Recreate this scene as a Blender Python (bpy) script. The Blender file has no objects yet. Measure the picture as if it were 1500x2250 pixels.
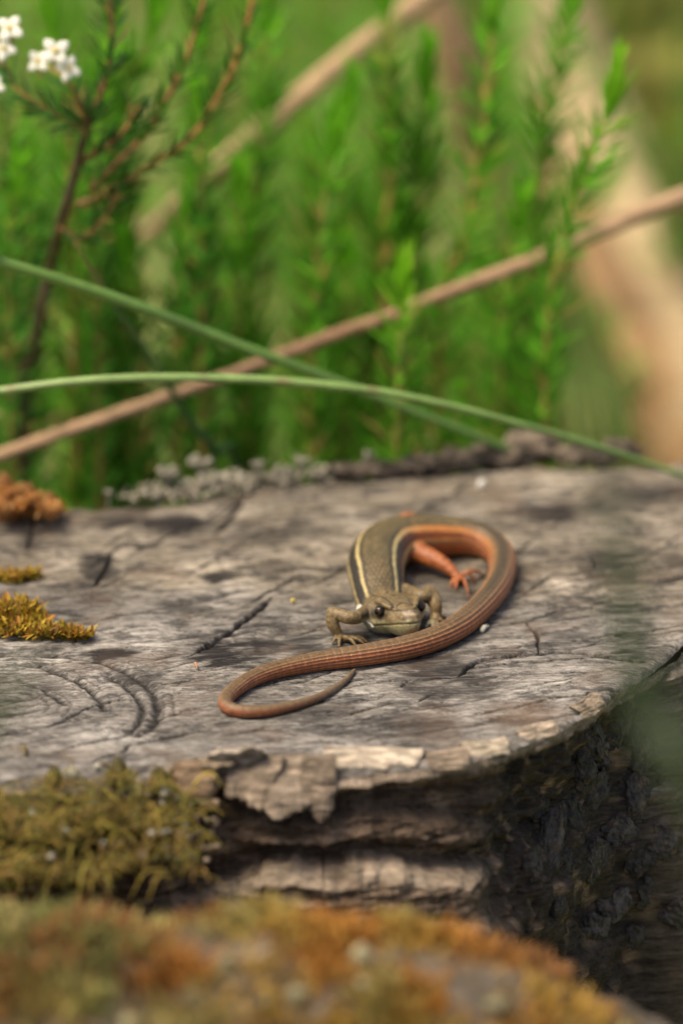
import bpy, math, random
import numpy as np
from mathutils import Vector, Matrix
S = 0.001                      # everything below is laid out in millimetres
rng = np.random.default_rng(7)
random.seed(7)
scene = bpy.context.scene
col = scene.collection

# ------------------------------------------------------------------ camera
PITCH = math.radians(20.0)
FWD = np.array([0, math.cos(PITCH), -math.sin(PITCH)])
UP = np.array([0, math.sin(PITCH), math.cos(PITCH)])
RIGHT = np.array([1.0, 0, 0])
CAM = -1000 * FWD - 8.0 * RIGHT + 19.7 * UP
cd = bpy.data.cameras.new('camera')
cam = bpy.data.objects.new('camera', cd)
col.objects.link(cam)
cd.sensor_fit = 'HORIZONTAL'
cd.sensor_width = 24
cd.lens = 240
cd.clip_start = 0.02
cd.clip_end = 200
cd.dof.use_dof = True
cd.dof.focus_distance = 0.990
cd.dof.aperture_fstop = 10.0
cd.dof.aperture_blades = 7
cam.location = CAM * S
cam.rotation_euler = (math.pi / 2 - PITCH, 0, 0)
scene.camera = cam

# ------------------------------------------------------------------ sky, sun, exposure
SUN_EL, SUN_AZ = math.radians(64), math.radians(-112)     # azimuth from +Y towards +X
w = bpy.data.worlds.new('World')
scene.world = w
w.use_nodes = True
nt = w.node_tree
sky = nt.nodes.new('ShaderNodeTexSky')
sky.sky_type = 'NISHITA'
sky.sun_disc = False
sky.sun_elevation = SUN_EL
sky.sun_rotation = SUN_AZ
sky.air_density = 0.6
sky.dust_density = 4.0
sky.ozone_density = 0.6
bg = nt.nodes['Background']
bg.inputs['Strength'].default_value = 0.15
nt.links.new(sky.outputs[0], bg.inputs['Color'])
sl = bpy.data.lights.new('sun', 'SUN')
sl.energy = 2.2
sl.angle = math.radians(28)
sl.color = (1.0, 0.90, 0.74)
sun = bpy.data.objects.new('sun', sl)
col.objects.link(sun)
sdir = Vector((math.sin(SUN_AZ) * math.cos(SUN_EL), math.cos(SUN_AZ) * math.cos(SUN_EL), math.sin(SUN_EL)))
sun.rotation_euler = sdir.to_track_quat('Z', 'Y').to_euler()
sun.location = sdir * 3
scene.view_settings.view_transform = 'Standard'
scene.view_settings.look = 'None'
scene.view_settings.gamma = 1
scene.view_settings.exposure = 0.62
scene.view_settings.use_white_balance = True
scene.view_settings.white_balance_temperature = 7200
scene.view_settings.white_balance_tint = 10
scene.render.engine = 'CYCLES'
scene.cycles.use_denoising = True
scene.cycles.max_bounces = 8
scene.cycles.transparent_max_bounces = 6

# ------------------------------------------------------------------ helpers
def ray(px, py):
    d = FWD * 1000 + RIGHT * ((px - 750) / 15.0) + UP * ((1125 - py) / 15.0)
    return d
def at(px, py, z=0.0):
    d = ray(px, py)
    return CAM + d * ((z - CAM[2]) / d[2])
def aty(px, py, y):
    d = ray(px, py)
    return CAM + d * ((y - CAM[1]) / d[1])
def topx(p):
    d = np.asarray(p) - CAM
    k = d @ FWD
    return np.stack([750 + (d @ RIGHT) / k * 15000, 1125 - (d @ UP) / k * 15000], -1)

_perm = np.random.default_rng(3).permutation(512)
_perm = np.concatenate([_perm, _perm, _perm])
_grad = np.random.default_rng(4).normal(size=(512, 3))
_grad /= np.linalg.norm(_grad, axis=1)[:, None]
def perlin(p):
    p = np.asarray(p, float)
    i = np.floor(p).astype(int)
    f = p - i
    u = f * f * f * (f * (f * 6 - 15) + 10)
    out = 0
    for dx in (0, 1):
        for dy in (0, 1):
            for dz in (0, 1):
                h = _perm[(_perm[(_perm[(i[..., 0] + dx) & 511] + i[..., 1] + dy) & 511] + i[..., 2] + dz) & 511]
                g = _grad[h]
                d = f - np.array([dx, dy, dz])
                n = (g * d).sum(-1)
                wx = u[..., 0] if dx else 1 - u[..., 0]
                wy = u[..., 1] if dy else 1 - u[..., 1]
                wz = u[..., 2] if dz else 1 - u[..., 2]
                out = out + n * wx * wy * wz
    return out
def fbm(p, oct=4, lac=2.03, gain=0.5):
    a, s, o = 1.0, 0.0, np.asarray(p, float)
    for k in range(oct):
        s = s + a * perlin(o + 17.3 * k)
        o = o * lac
        a *= gain
    return s
def ridged(p, oct=4):
    a, s, o = 1.0, 0.0, np.asarray(p, float)
    for k in range(oct):
        s = s + a * (1 - 2.5 * np.abs(perlin(o + 11.7 * k)))
        o = o * 2.1
        a *= 0.5
    return s
def sstep(a, b, x):
    t = np.clip((np.asarray(x, float) - a) / (b - a), 0, 1)
    return t * t * (3 - 2 * t)
def P3(x, y, z=0.0):
    x, y, z = np.broadcast_arrays(np.asarray(x, float), y, z)
    return np.stack([x, y, z], -1)

def thing(name, label, cat, base=(0, 0, 0), group=None, kind=None):
    o = bpy.data.objects.new(name, None)
    o.empty_display_size = 0.01
    o.location = [b * S for b in base]
    col.objects.link(o)
    tag(o, label, cat, group, kind)
    o['base'] = [float(b) for b in base]
    return o
def tag(o, label, cat, group=None, kind=None):
    if label: o['label'] = label
    if cat: o['category'] = cat
    if group: o['group'] = group
    if kind: o['kind'] = kind
    return o
def mesh(name, v, f, mat, parent=None, colr=None, smooth=True, base=None, kind=None):
    """v in world millimetres; the object sits at its parent's base (or at base)"""
    v = np.asarray(v, float)
    absb = np.zeros(3)
    q = parent
    while q is not None:
        absb = absb + np.array(q.location) / S
        q = q.parent
    loc = np.zeros(3)
    if base is not None: loc = np.asarray(base, float) - absb
    me = bpy.data.meshes.new(name)
    vv = (v - absb - loc) * S
    f = [tuple(map(int, x)) for x in f] if not isinstance(f, np.ndarray) else f.tolist()
    me.from_pydata(vv.tolist(), [], f)
    if smooth:
        me.polygons.foreach_set('use_smooth', np.ones(len(me.polygons), bool))
    if colr is not None:
        c = np.ones((len(v), 4), np.float32)
        cc = np.asarray(colr, np.float32)
        c[:, :cc.shape[-1]] = cc
        a = me.attributes.new('Col', 'FLOAT_COLOR', 'POINT')
        a.data.foreach_set('color', c.ravel())
    me.materials.append(mat)
    me.update()
    o = bpy.data.objects.new(name, me)
    o.location = loc * S
    col.objects.link(o)
    if parent is not None: o.parent = parent
    if kind: o['kind'] = kind
    return o
def grid_faces(n, m, wrap=False):
    """n rows of m verts"""
    i = np.arange(n - 1)[:, None]
    mm = m if wrap else m - 1
    j = np.arange(mm)[None, :]
    a = i * m + j
    b = i * m + (j + 1) % m
    return np.stack([a, b, b + m, a + m], -1).reshape(-1, 4)
def resample(pts, n, closed=False):
    """Catmull-Rom through pts, n samples evenly by length"""
    p = np.asarray(pts, float)
    e = np.concatenate([2 * p[:1] - p[1:2], p, 2 * p[-1:] - p[-2:-1]])
    out = []
    for k in range(len(p) - 1):
        p0, p1, p2, p3 = e[k:k + 4]
        t = np.linspace(0, 1, 24, endpoint=False)[:, None]
        out.append(0.5 * (2 * p1 + (p2 - p0) * t + (2 * p0 - 5 * p1 + 4 * p2 - p3) * t ** 2 + (3 * p1 - p0 - 3 * p2 + p3) * t ** 3))
    out.append(p[-1:])
    out = np.concatenate(out)
    d = np.concatenate([[0], np.cumsum(np.linalg.norm(np.diff(out[:, :3], axis=0), axis=1))])
    s = np.linspace(0, d[-1], n)
    return np.stack([np.interp(s, d, out[:, k]) for k in range(out.shape[1])], -1)
def frames(p, up=None):
    t = np.gradient(p, axis=0)
    t /= np.linalg.norm(t, axis=1)[:, None] + 1e-9
    if up is None: up = np.array([0, -1.0, 0.05]) if abs(t[:, 2]).mean() > 0.8 else np.array([0, 0, 1.0])
    side = np.cross(t, up)
    side /= np.linalg.norm(side, axis=1)[:, None] + 1e-9
    nrm = np.cross(side, t)
    return t, side, nrm
def tube(p, r, m=10, ry=None, lobes=0, lobe_amp=0.0, cap=True, jitter=0.0, up=None):
    """tube along p with radius r (side) and ry (up)"""
    p = np.asarray(p, float)
    n = len(p)
    r = np.broadcast_to(np.asarray(r, float), (n,))
    ry = r if ry is None else np.broadcast_to(np.asarray(ry, float), (n,))
    t, sd, nm = frames(p, up)
    a = np.linspace(0, 2 * math.pi, m, endpoint=False)
    k = 1 + lobe_amp * np.cos(lobes * a)
    v = p[:, None] + sd[:, None] * (np.cos(a) * k)[None, :, None] * r[:, None, None] + nm[:, None] * (np.sin(a) * k)[None, :, None] * ry[:, None, None]
    if jitter:
        v = v * 1.0 + sd[:, None] * (fbm(v * 0.35, 3) * jitter)[..., None] + nm[:, None] * (fbm(v * 0.35 + 50, 3) * jitter)[..., None]
    v = v.reshape(-1, 3)
    f = grid_faces(n, m, True).tolist()
    if cap:
        f.append(list(range(m))[::-1])
        f.append(list(range((n - 1) * m, n * m)))
    return v, f
def blob(c, r, sub=3, amp=0.25, freq=0.3, seed=0, rot=None):
    import bmesh
    bm = bmesh.new()
    bmesh.ops.create_icosphere(bm, subdivisions=sub, radius=1)
    v = np.array([x.co[:] for x in bm.verts])
    f = [[x.index for x in q.verts] for q in bm.faces]
    bm.free()
    r = np.asarray(r, float) * np.ones(3)
    d = fbm(v * r * freq + seed * 7.31 + np.asarray(c) * 0, 4)
    v = v * (1 + amp * d[:, None]) * r
    if rot is not None: v = v @ np.array(rot.to_matrix()).T
    return v + np.asarray(c), f
def join(parts):
    V, F, n = [], [], 0
    for v, f in parts:
        V.append(v)
        F += [[i + n for i in q] for q in f]
        n += len(v)
    return np.concatenate(V), F
def unit(a):
    a = np.asarray(a, float)
    return a / (np.linalg.norm(a, axis=-1, keepdims=True) + 1e-9)
def leaves(o, d, L, W, fold=0.25, curl=0.15, nrm=None):
    """folded blade leaves, vectorised: 8 verts, 6 quads/tris each"""
    o = np.asarray(o, float); d = unit(d); n = len(o)
    L = np.broadcast_to(np.asarray(L, float), (n,))[:, None]
    W = np.broadcast_to(np.asarray(W, float), (n,))[:, None]
    up = np.array([0, 0, 1.0]) if nrm is None else nrm
    s = unit(np.cross(d, up + 0.01 * rng.normal(size=(n, 3))))
    u = np.cross(s, d)
    def row(t, w):
        c = o + d * L * t - u * L * curl * t * t
        return [c - s * W * w * 0.5, c - u * W * fold * w, c + s * W * w * 0.5]
    r1 = row(0.12, 0.6); r2 = row(0.5, 1.0); r3 = row(0.82, 0.62)
    base = o
    tip = o + d * L - u * L * curl
    v = np.stack([base] + r1 + r2 + r3 + [tip], 1).reshape(-1, 3)
    t = [[0, 1, 2, 2], [0, 2, 3, 3], [1, 4, 5, 2], [2, 5, 6, 3], [4, 7, 8, 5], [5, 8, 9, 6], [7, 10, 8, 8], [8, 10, 9, 9]]
    F = []
    tri = [[q[0], q[1], q[2]] if q[2] == q[3] else q for q in t]
    for k in range(n):
        b = 11 * k
        for q in tri:
            F.append([i + b for i in q])
    return v, F

# ------------------------------------------------------------------ materials
def new_mat(name):
    m = bpy.data.materials.new(name)
    m.use_nodes = True
    return m, m.node_tree, m.node_tree.nodes['Principled BSDF']
def N(nt, t, **kw):
    n = nt.nodes.new(t)
    for k, v in kw.items():
        if k in n.inputs: n.inputs[k].default_value = v
        else: setattr(n, k, v)
    return n
def noise(nt, scale, detail=5, rough=0.6, rot=None, sc=None, dist=0.0):
    tc = N(nt, 'ShaderNodeTexCoord')
    mp = N(nt, 'ShaderNodeMapping')
    if rot is not None: mp.inputs['Rotation'].default_value = rot
    if sc is not None: mp.inputs['Scale'].default_value = sc
    nt.links.new(tc.outputs['Object'], mp.inputs['Vector'])
    n = N(nt, 'ShaderNodeTexNoise')
    n.inputs['Scale'].default_value = scale * 1000
    n.inputs['Detail'].default_value = detail
    n.inputs['Roughness'].default_value = rough
    n.inputs['Distortion'].default_value = dist
    nt.links.new(mp.outputs[0], n.inputs['Vector'])
    return n.outputs['Fac']
def ramp(nt, fac, stops):
    r = N(nt, 'ShaderNodeValToRGB')
    e = r.color_ramp.elements
    while len(e) < len(stops): e.new(0.5)
    for x, (p, c) in zip(e, stops):
        x.position = p
        x.color = tuple(c) + (1,) if len(c) == 3 else c
    nt.links.new(fac, r.inputs[0])
    return r.outputs[0]
def mix(nt, fac, a, b, mode='MIX'):
    m = N(nt, 'ShaderNodeMix', data_type='RGBA', blend_type=mode)
    for k, x in ((0, fac), (6, a), (7, b)):
        if isinstance(x, (int, float)): m.inputs[k].default_value = x
        elif isinstance(x, tuple): m.inputs[k].default_value = x + (1,) if len(x) == 3 else x
        else: nt.links.new(x, m.inputs[k])
    return m.outputs[2]
def math_(nt, op, a, b=0.0):
    m = N(nt, 'ShaderNodeMath', operation=op)
    for k, x in ((0, a), (1, b)):
        if isinstance(x, (int, float)): m.inputs[k].default_value = x
        else: nt.links.new(x, m.inputs[k])
    return m.outputs[0]
def bump(nt, bsdf, height, dist_mm, strength=1.0):
    b = N(nt, 'ShaderNodeBump')
    b.inputs['Distance'].default_value = dist_mm * S
    b.inputs['Strength'].default_value = strength
    nt.links.new(height, b.inputs['Height'])
    nt.links.new(b.outputs[0], bsdf.inputs['Normal'])
def attr(nt, name='Col'):
    a = N(nt, 'ShaderNodeAttribute', attribute_name=name)
    return a
def col_mat(name, rough=0.7, spec=0.3, vary=0.35, vscale=0.6, bump_mm=0.0, bscale=3.0, transl=0.0, sss=0.0):
    m, nt, b = new_mat(name)
    a = attr(nt)
    n = noise(nt, vscale, 5)
    v = ramp(nt, n, [(0.25, (1 - vary,) * 3), (0.75, (1 + vary,) * 3)])
    c = mix(nt, 1.0, a.outputs['Color'], v, 'MULTIPLY')
    nt.links.new(c, b.inputs['Base Color'])
    b.inputs['Roughness'].default_value = rough
    b.inputs['Specular IOR Level'].default_value = spec
    if bump_mm: bump(nt, b, noise(nt, bscale, 4), bump_mm)
    if sss:
        b.inputs['Subsurface Weight'].default_value = sss
        b.inputs['Subsurface Radius'].default_value = (0.0012, 0.0006, 0.0003)
        b.inputs['Subsurface Scale'].default_value = 1.0
    if transl:
        tr = N(nt, 'ShaderNodeBsdfTranslucent')
        nt.links.new(c, tr.inputs['Color'])
        mx = N(nt, 'ShaderNodeMixShader')
        mx.inputs[0].default_value = transl
        nt.links.new(b.outputs[0], mx.inputs[1])
        nt.links.new(tr.outputs[0], mx.inputs[2])
        nt.links.new(mx.outputs[0], nt.nodes['Material Output'].inputs['Surface'])
    return m
M_leaf = col_mat('heath_leaf', 0.5, 0.25, 0.25, 0.25, transl=0.6)
M_stem = col_mat('stem_skin', 0.6, 0.3, 0.3, 0.5, 0.05, 2.0)
M_moss = col_mat('moss', 0.65, 0.25, 0.35, 0.5, transl=0.25)
M_lichen = col_mat('lichen', 0.9, 0.1, 0.3, 1.0, 0.15, 2.5)
M_bark = col_mat('rotten_bark', 0.8, 0.3, 0.6, 0.7, 0.45, 1.6)
M_petal = col_mat('petal', 0.6, 0.2, 0.06, 0.6, transl=0.25)
M_rush = col_mat('rush', 0.42, 0.45, 0.18, 0.35, 0.04, 3.0)
M_dry = col_mat('dry_stalk', 0.7, 0.25, 0.3, 0.45, 0.1, 1.5)

# weathered wood: grain noise along the fibres, blotches, vertex masks r=stains and dark patches g=brown b=pale
def wood_mat():
    m, nt, b = new_mat('weathered_wood')
    a = attr(nt)
    sep = N(nt, 'ShaderNodeSeparateColor')
    nt.links.new(a.outputs['Color'], sep.inputs[0])
    rz = (0, 0, math.radians(-24))
    g1 = noise(nt, 1.0, 7, 0.7, rz, (0.09, 2.4, 1.0), 0.1)
    g2 = noise(nt, 1.0, 5, 0.75, rz, (0.12, 6.5, 3.0), 0.1)
    g3 = noise(nt, 1.0, 6, 0.65, (0, 0, math.radians(-62)), (0.10, 1.0, 1.0), 0.25)
    bl = noise(nt, 0.10, 7, 0.66, rz, (0.7, 1.2, 1), 0.5)
    b2_ = noise(nt, 0.035, 5, 0.6)
    sp = noise(nt, 1.5, 6, 0.75, rz, (0.6, 1.3, 1))
    base = ramp(nt, bl, [(0.34, (0.17, 0.158, 0.142)), (0.47, (0.27, 0.252, 0.226)), (0.6, (0.37, 0.35, 0.317)), (0.72, (0.50, 0.475, 0.435))])
    base2 = ramp(nt, bl, [(0.34, (0.15, 0.128, 0.10)), (0.5, (0.32, 0.275, 0.21)), (0.7, (0.56, 0.495, 0.40))])
    c = mix(nt, sep.outputs[2], base, base2)
    c = mix(nt, 0.8, c, ramp(nt, b2_, [(0.35, (0.62, 0.61, 0.60)), (0.6, (1.15, 1.14, 1.12))]), 'MULTIPLY')
    c = mix(nt, 0.9, c, ramp(nt, g1, [(0.36, (0.5,) * 3), (0.5, (1.0,) * 3), (0.64, (1.3,) * 3)]), 'MULTIPLY')
    c = mix(nt, 0.7, c, ramp(nt, g2, [(0.35, (0.6,) * 3), (0.55, (1.0,) * 3), (0.75, (1.3,) * 3)]), 'MULTIPLY')
    d3 = ramp(nt, g3, [(0.36, (0.5,) * 3), (0.52, (1.0,) * 3), (0.7, (1.2,) * 3)])
    c = mix(nt, math_(nt, 'MULTIPLY', sep.outputs[2], 0.85), c, mix(nt, 1.0, c, d3, 'MULTIPLY'))
    c = mix(nt, 0.9, c, ramp(nt, sp, [(0.36, (0.5,) * 3), (0.5, (1.0,) * 3), (0.64, (1.3,) * 3)]), 'MULTIPLY')
    mil = noise(nt, 0.20, 9, 0.8, rz, (0.7, 1.2, 1.0), 0.2)
    mk = math_(nt, 'MULTIPLY', ramp(nt, mil, [(0.48, (0,) * 3), (0.58, (1,) * 3)]), 0.82)
    c = mix(nt, mk, c, (0.045, 0.042, 0.04))
    pf = noise(nt, 1.0, 6, 0.75, rz, (0.16, 1.6, 1.0), 0.2)
    c = mix(nt, math_(nt, 'MULTIPLY', ramp(nt, pf, [(0.56, (0,) * 3), (0.68, (1,) * 3)]), 0.6), c, (0.55, 0.52, 0.47))
    # stains and dark patches broken up by the grain
    st = math_(nt, 'MULTIPLY', sep.outputs[0], ramp(nt, pf, [(0.35, (1.45,) * 3), (0.7, (0.75,) * 3)]))
    c = mix(nt, st, c, (0.028, 0.026, 0.025))
    br = math_(nt, 'MULTIPLY', sep.outputs[1], ramp(nt, g1, [(0.3, (1.1,) * 3), (0.8, (0.6,) * 3)]))
    c = mix(nt, br, c, (0.15, 0.10, 0.068))
    nt.links.new(c, b.inputs['Base Color'])
    b.inputs['Roughness'].default_value = 0.85
    b.inputs['Specular IOR Level'].default_value = 0.06
    h = math_(nt, 'ADD', math_(nt, 'MULTIPLY', g2, 0.55), math_(nt, 'ADD', math_(nt, 'MULTIPLY', g1, 0.6), math_(nt, 'MULTIPLY', sp, 0.35)))
    bump(nt, b, h, 0.22)
    return m
M_wood = wood_mat()
def side_mat():
    m, nt, b = new_mat('broken_wood')
    a = attr(nt)
    g1 = noise(nt, 1.0, 6, 0.65, None, (0.12, 0.5, 1.1), 0.5)
    g2 = noise(nt, 1.2, 5, 0.7, None, (0.5, 1, 1.6))
    f1 = ramp(nt, g1, [(0.28, (0.35,) * 3), (0.5, (0.95,) * 3), (0.75, (1.6,) * 3)])
    f2 = ramp(nt, g2, [(0.3, (0.5,) * 3), (0.7, (1.35,) * 3)])
    c = mix(nt, 1.0, a.outputs['Color'], f1, 'MULTIPLY')
    c = mix(nt, 0.8, c, f2, 'MULTIPLY')
    nt.links.new(c, b.inputs['Base Color'])
    b.inputs['Roughness'].default_value = 0.85
    b.inputs['Specular IOR Level'].default_value = 0.12
    bump(nt, b, math_(nt, 'ADD', g1, g2), 0.5)
    return m
M_side = side_mat()
def ground_mat():
    m, nt, b = new_mat('forest_floor')
    n1 = noise(nt, 0.018, 6, 0.6)
    n2 = noise(nt, 0.2, 5, 0.6)
    c = ramp(nt, n1, [(0.3, (0.12, 0.18, 0.04)), (0.47, (0.22, 0.28, 0.07)), (0.6, (0.36, 0.33, 0.15)), (0.75, (0.46, 0.38, 0.2))])
    c = mix(nt, 0.7, c, ramp(nt, n2, [(0.3, (0.5,) * 3), (0.7, (1.4,) * 3)]), 'MULTIPLY')
    nt.links.new(c, b.inputs['Base Color'])
    b.inputs['Roughness'].default_value = 0.9
    bump(nt, b, n2, 3.0)
    return m

# ------------------------------------------------------------------ ground
GZ = -85.0
xs = np.concatenate([[-60000, -8000, -2000], np.linspace(-700, 700, 141), [2000, 8000, 60000]])
ys = np.concatenate([[-60000, -8000, -2500], np.linspace(-1200, 1200, 161), [2500, 8000, 60000]])
X, Y = np.meshgrid(xs, ys)
Z = GZ + 6 * fbm(P3(X / 130, Y / 130, 0.3), 4) * (np.abs(X) < 1500) * (np.abs(Y) < 1500) - 4
o = mesh('ground', P3(X, Y, Z).reshape(-1, 3), grid_faces(len(ys), len(xs)), ground_mat())
o['kind'] = 'structure'

# ------------------------------------------------------------------ stump
def curve_from_px(pts, z=0.0):
    w_ = np.array([at(a, b, z) for a, b in pts])
    k = np.argsort(w_[:, 0])
    return w_[k, 0], w_[k, 1]
FRONT = [(-420, 1760), (-250, 1745), (-100, 1735), (60, 1722), (200, 1706), (330, 1700), (430, 1690), (520, 1680), (600, 1690), (690, 1700),
         (780, 1692), (880, 1688), (960, 1678), (1080, 1650), (1180, 1618), (1260, 1580), (1330, 1535), (1400, 1485), (1450, 1450), (1500, 1405), (1580, 1330), (1700, 1245), (1850, 1180)]
BACK = [(-450, 1200), (-200, 1160), (0, 1128), (150, 1112), (260, 1106), (340, 1098), (450, 1080), (550, 1056), (680, 1048), (800, 1040), (900, 1028), (1050, 1022), (1150, 1016), (1300, 1018), (1400, 1010), (1500, 1000), (1700, 985), (1900, 975)]
fx, fy = curve_from_px(FRONT)
bx_, by_ = curve_from_px(BACK)
NX, NT = 760, 470
x_i = np.linspace(-92, 72, NX)
def smooth1(a, s):
    k = np.exp(-0.5 * (np.arange(-4 * s, 4 * s + 1) / s) ** 2)
    k /= k.sum()
    return np.convolve(np.pad(a, 4 * s, 'edge'), k, 'valid')
yf0 = smooth1(np.interp(x_i, fx, fy), 8)
yb0 = smooth1(np.interp(x_i, bx_, by_), 8)
yf = yf0 + 1.7 * fbm(P3(x_i / 8.0, 0, 1.7), 5) + 0.5 * fbm(P3(x_i / 0.9, 3, 2.2), 3)
yb = yb0 + 1.5 * fbm(P3(x_i / 6.0, 9, 4.7), 4)
def H0(x, y):
    """large shape of the sawn face"""
    h = 1.1 * fbm(P3(np.asarray(x) / 34, np.asarray(y) / 42, 5.1), 3)
    damp = np.exp(-((np.asarray(x) / 26) ** 2 + ((np.asarray(y) - 8) / 40) ** 2))
    h = h * (1 - 0.85 * damp)
    return h
CR = [  # pixel polylines: cracks (width mm, depth mm)
    (0.45, 1.0, [(415, 1447), (470, 1412), (540, 1362), (600, 1315)]),
    (0.22, 0.8, [(-60, 1622), (0, 1612), (100, 1596), (170, 1566), (225, 1545), (285, 1535)]),
    (0.22, 0.8, [(-20, 1664), (110, 1656), (175, 1636), (270, 1616), (302, 1594)]),
    (0.28, 0.9, [(190, 1676), (270, 1648), (282, 1636), (350, 1621), (400, 1608), (465, 1598)]),
    (0.20, 0.7, [(355, 1573), (415, 1558), (482, 1547)]),
    (0.2, 0.6, [(340, 1507), (400, 1500), (470, 1488)]),
    (0.2, 0.6, [(585, 1507), (664, 1496), (731, 1474)]),
    (0.22, 0.7, [(757, 1513), (813, 1500), (888, 1493), (1010, 1489)]),
    (0.40, 1.1, [(1010, 1487), (1030, 1466), (1050, 1452), (1100, 1443), (1185, 1436), (1275, 1436), (1415, 1452)]),
    (0.25, 0.8, [(1153, 1366), (1172, 1385), (1180, 1400), (1183, 1435)]),
    (0.25, 0.8, [(1070, 1380), (1153, 1366), (1200, 1352), (1262, 1333), (1335, 1343)]),
    (0.22, 0.8, [(1088, 1316), (1130, 1300), (1165, 1287), (1210, 1280)]),
    (0.25, 0.8, [(1130, 1250), (1180, 1238), (1240, 1228), (1298, 1224), (1308, 1248)]),
    (0.2, 0.6, [(1020, 1470), (1110, 1458), (1200, 1452), (1290, 1446)]),
    (0.2, 0.6, [(1125, 1482), (1230, 1478), (1330, 1474)]),
    (0.35, 0.9, [(880, 1508), (900, 1492)]),
    (0.18, 0.6, [(895, 1550), (940, 1530), (965, 1520)]),
    (0.2, 0.6, [(640, 1400), (700, 1385), (740, 1400)]),
    (0.35, 0.8, [(470, 1170), (500, 1140), (540, 1085)]),
    (0.2, 0.6, [(60, 1210), (66, 1180), (75, 1140)]),
    (0.3, 0.8, [(205, 1290), (230, 1250), (245, 1215)]),
    (0.2, 0.6, [(1040, 1385), (1065, 1374), (1075, 1360)]),
    (0.2, 0.7, [(-40, 1725), (30, 1712), (90, 1700)]),
    (0.2, 0.7, [(850, 1620), (1000, 1600), (1110, 1580)]),
    (0.16, 0.5, [(1290, 1290), (1400, 1275), (1520, 1262)]),
    (0.16, 0.5, [(1300, 1400), (1400, 1388), (1500, 1370)]),
]
CR = [(a * 1.5, b * 1.2, c) for a, b, c in CR]
_r = np.random.default_rng(21)
for q in range(70):       # fine drying checks along the grain
    wx0, wy0 = _r.uniform(-60, 42), _r.uniform(-52, 30)
    an = math.radians(24 + _r.normal() * 6); L_ = _r.uniform(6, 22)
    pl = []
    for t in np.linspace(-.5, .5, 6):
        w_ = np.array([wx0 + L_ * t * math.cos(an) + _r.normal() * .25, wy0 + L_ * t * math.sin(an) + _r.normal() * .25, 0.0])
        pl.append(tuple(topx(w_)))
    CR.append((_r.uniform(.12, .24), .55, pl))
for q in range(16):       # saw marks across the far half
    wx0, wy0 = _r.uniform(-60, 42), _r.uniform(22, 66)
    an = math.radians(60 + _r.normal() * 5); L_ = _r.uniform(8, 26)
    CR.append((_r.uniform(.2, .4), .45, [tuple(topx(np.array([wx0 + L_ * t * math.cos(an), wy0 + L_ * t * math.sin(an), 0.0]))) for t in (-.5, -.15, .2, .5)]))
RINGS = [  # weathered growth-ring grooves round the knot
    (1.0, 0.75, [(-60, 1442), (40, 1440), (120, 1444), (200, 1452), (262, 1470), (312, 1496), (340, 1526), (346, 1556), (336, 1590), (300, 1612)]),
    (0.8, 0.6, [(232, 1481), (276, 1506), (300, 1530), (312, 1556), (304, 1588), (280, 1606)]),
    (0.8, 0.6, [(40, 1462), (105, 1474), (170, 1500), (215, 1535), (229, 1560)]),
    (0.6, 0.4, [(-20, 1500), (60, 1505), (110, 1525), (140, 1550)]),
]
T = np.linspace(0, 1, NT)
XX = np.broadcast_to(x_i[:, None], (NX, NT))
YY = yf[:, None] + (yb - yf)[:, None] * T[None]
def seg_dist(px_, py_, pl):
    pl = np.asarray(pl)
    best = np.full(px_.shape, 1e9)
    for a, b in zip(pl[:-1], pl[1:]):
        d = b - a
        t = np.clip(((px_ - a[0]) * d[0] + (py_ - a[1]) * d[1]) / (d @ d), 0, 1)
        best = np.minimum(best, np.hypot(px_ - a[0] - t * d[0], py_ - a[1] - t * d[1]))
    return best
ZZ = H0(XX, YY)
wob = 0.35 * fbm(P3(XX / 2.2, YY / 2.2, 8), 3)
wob2 = 0.35 * fbm(P3(XX / 2.2, YY / 2.2, 28), 3)
dark = np.zeros_like(ZZ)
carve = np.zeros_like(ZZ)
for wd, dp, pl in CR:
    wd, dp = wd * 0.9, dp * 1.25
    W2 = resample(np.array([at(a, b)[:2].tolist() + [0] for a, b in pl]), 24)[:, :2]
    m = (XX > W2[:, 0].min() - 4) & (XX < W2[:, 0].max() + 4) & (YY > W2[:, 1].min() - 4) & (YY < W2[:, 1].max() + 4)
    d = seg_dist(XX[m] + wob[m], YY[m] + wob2[m], W2)
    ends = np.minimum(1, np.minimum(np.hypot(XX[m] - W2[0, 0], YY[m] - W2[0, 1]), np.hypot(XX[m] - W2[-1, 0], YY[m] - W2[-1, 1])) / 5 + 0.25)
    wloc = wd * ends * (1.0 + 0.8 * fbm(P3(XX[m] / 1.7, YY[m] / 1.7, 3.3), 2))
    g = 1 - sstep(.5, 1.15, d / np.maximum(wloc, 0.05))
    carve[m] = np.maximum(carve[m], dp * 0.75 * g)
    dark[m] = np.maximum(dark[m], 1.0 * g * min(1, wd / .2) + 0.18 * np.exp(-(d / (wloc * 3 + .1)) ** 2))
for wd, dp, pl in RINGS:
    W2 = resample(np.array([at(a, b)[:2].tolist() + [0] for a, b in pl]), 40)[:, :2]
    m = (XX > W2[:, 0].min() - 5) & (XX < W2[:, 0].max() + 5) & (YY > W2[:, 1].min() - 5) & (YY < W2[:, 1].max() + 5)
    d = seg_dist(XX[m] + wob[m] * 1.5, YY[m] + wob2[m] * 1.5, W2)
    g = np.exp(-(d / (wd * .7)) ** 2)
    carve[m] = np.maximum(carve[m], 1.1 * dp * g)
    dark[m] = np.maximum(dark[m], 0.85 * g)
knot = at(40, 1552)[:2]
outer = resample(np.array([at(a, b)[:2].tolist() + [0] for a, b in RINGS[0][2]]), 60)[:, :2]
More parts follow.
